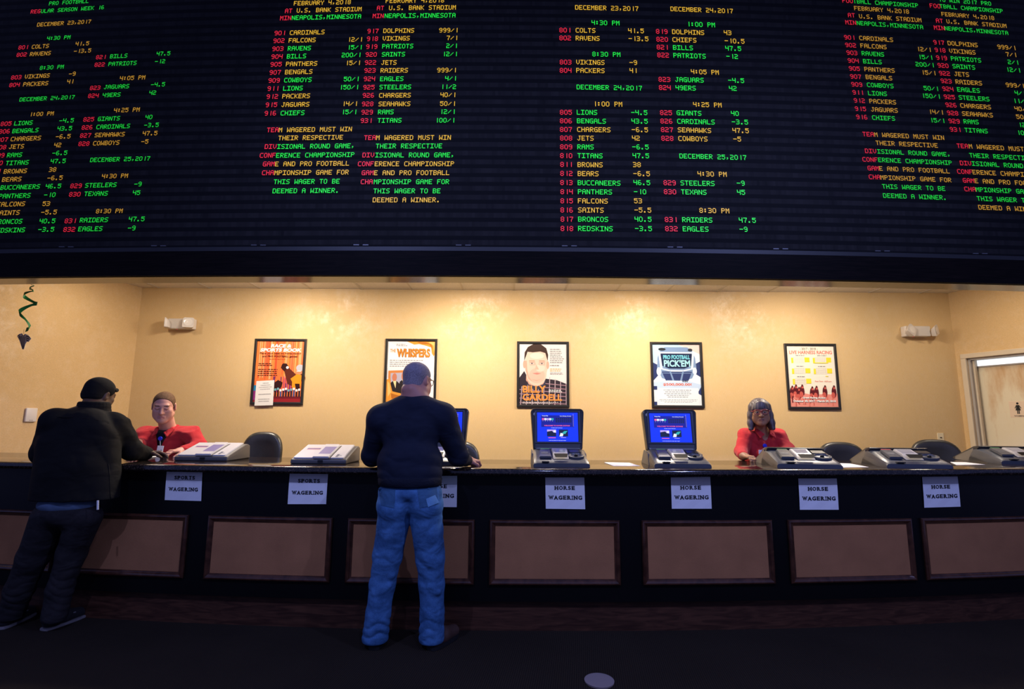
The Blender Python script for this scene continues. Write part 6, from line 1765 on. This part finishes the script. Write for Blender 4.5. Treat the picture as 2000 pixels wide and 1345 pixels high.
    # stubble along the jaw
def hair_woman(body, O, T, Rh, Mh):
    w = Vol(.02)
    w.ell(T(0, .014, .040), (.084, .104, .086), Rh)
    w.ell(T(0, .040, -.045), (.084, .072, .100), Rh, k=.04)
    for q in (-1, 1):
        w.chain([T(q * .066, -.015, .050), T(q * .078, -.014, -.03), T(q * .088, -.016, -.10), T(q * .094, -.034, -.150)], [.026, .024, .023, .018], k=.03)
        w.cone(T(q * .072, .03, -.02), T(q * .084, .02, -.148), .030, .024, k=.03)
    w.ell(T(0, -.078, -.048), (.064, .075, .085), Rh, k=.012, op='s')
    w.cone(T(0, -.02, -.10), T(0, -.03, -.20), .060, .072, k=.015, op='s')
    # fringe cut straight above the glasses
    for i in range(7):
        u = -1 + i / 3; w.cone(T(u * .040, -.066 + .012 * u * u, .085 - .02 * u * u), T(u * .060, -.087 + .024 * u * u, .030 + .002 * (i % 2)), .016, .0095, k=.012)
    w.cut(T(0, 0, -.172), Rh @ Vector((0, 0, -1)), .01)
    w.disp.append(lambda P: 0.0007 * np.sin(P[:, 0] * 420 + 6 * np.sin(P[:, 2] * 14)))
    w.build('hair', mat('silver_brown_hair', (0.085, 0.068, 0.070), 0.42, spec=.5, vary=.75, scale=20, stretch=(4, 4, .3)), .0038, body, O)

# clerk on the left
yt = 4.66
hL = PY(270, 866, 4.40); hL.z = CTOP + .105; hR = PY(356, 884, 4.42); hR.z = CTOP + .044
sh = [PY(284, 848, 4.64), PY(372, 846, 4.64)]; el = [PY(271, 886, 4.56), PY(388, 890, 4.60)]
el[0].z = max(el[0].z, CTOP + .08); el[1].z = max(el[1].z, CTOP + .07)
body, O, front, neck, s, so, Mh, Rh = clerk('person with short brown hair in a red shirt looking down behind the counter', (320, 793), 4.50, (.42, -.86, -.28), (.10, -.20, .97), 1.08, (0.60, 0.30, 0.225), hair_man, (327, 880), yt, sh, el, [hL, hR],
    [(V3((.35, -.85, -.22)), (.3, 0, -1), -1, 1.0, (.4, .45, .5, .5)), (V3((-.5, -.8, -.05)), (0, 0, -1), 1, 1.0)], (325, 880), wide=1.0, full=1.0)
u = Vol(.02); u.ell(neck + V3((0, -.045, -.045)), (.060, .052, .075)); u.cone(neck + V3((0, -.066, -.04)), neck + V3((0, -.104, -.150)), .056, .016, k=.02); u.cut(neck + V3((0, -.05, .012)), V3((0, -.35, 1)), .006)
u.build('undershirt', cloth('black_tee', (0.006, 0.006, 0.007)), .0045, so, O)
dy = front(334, 866).y
badge(body, O, PY(313, 856, dy - .060), PY(312, 880, dy - .070), 3)
# clerk on the right
sh = [PY(1457, 850, 4.68), PY(1519, 850, 4.68)]; el = [PY(1449, 888, 4.58), PY(1538, 884, 4.58)]
el[0].z = max(el[0].z, CTOP + .06); el[1].z = max(el[1].z, CTOP + .08)
hL = PY(1451, 893, 4.33); hL.z = CTOP + .040; hR = PY(1540, 892, 4.36); hR.z = CTOP + .042
body, O, front, neck, s, so, Mh, Rh = clerk('person with grey bobbed hair, red glasses and red shirt behind the counter', (1484, 804), 4.58, (-.33, -.94, -.06), (-.05, -.03, 1), .96, (0.33, 0.165, 0.092), hair_woman, (1488, 885), 4.70, sh, el, [hL, hR],
    [(V3((.40, -.90, -.14)), (0, 0, -1), 1, .95, (.42, .42, .42, .42)), (V3((-.3, -.9, -.05)), (0, 0, -1), -1, .95)], (1488, 885), woman=True, wide=1.05, full=1.2)
eyeglasses(body, Mh, Rh, .96, O, mat('red_frame', (0.24, 0.025, 0.03), .3), .0030, .029, .020)
badge(body, O, front(1493, 870) + V3((0, -.008, 0)), front(1485, 888) + V3((0, -.03, 0)), 4)
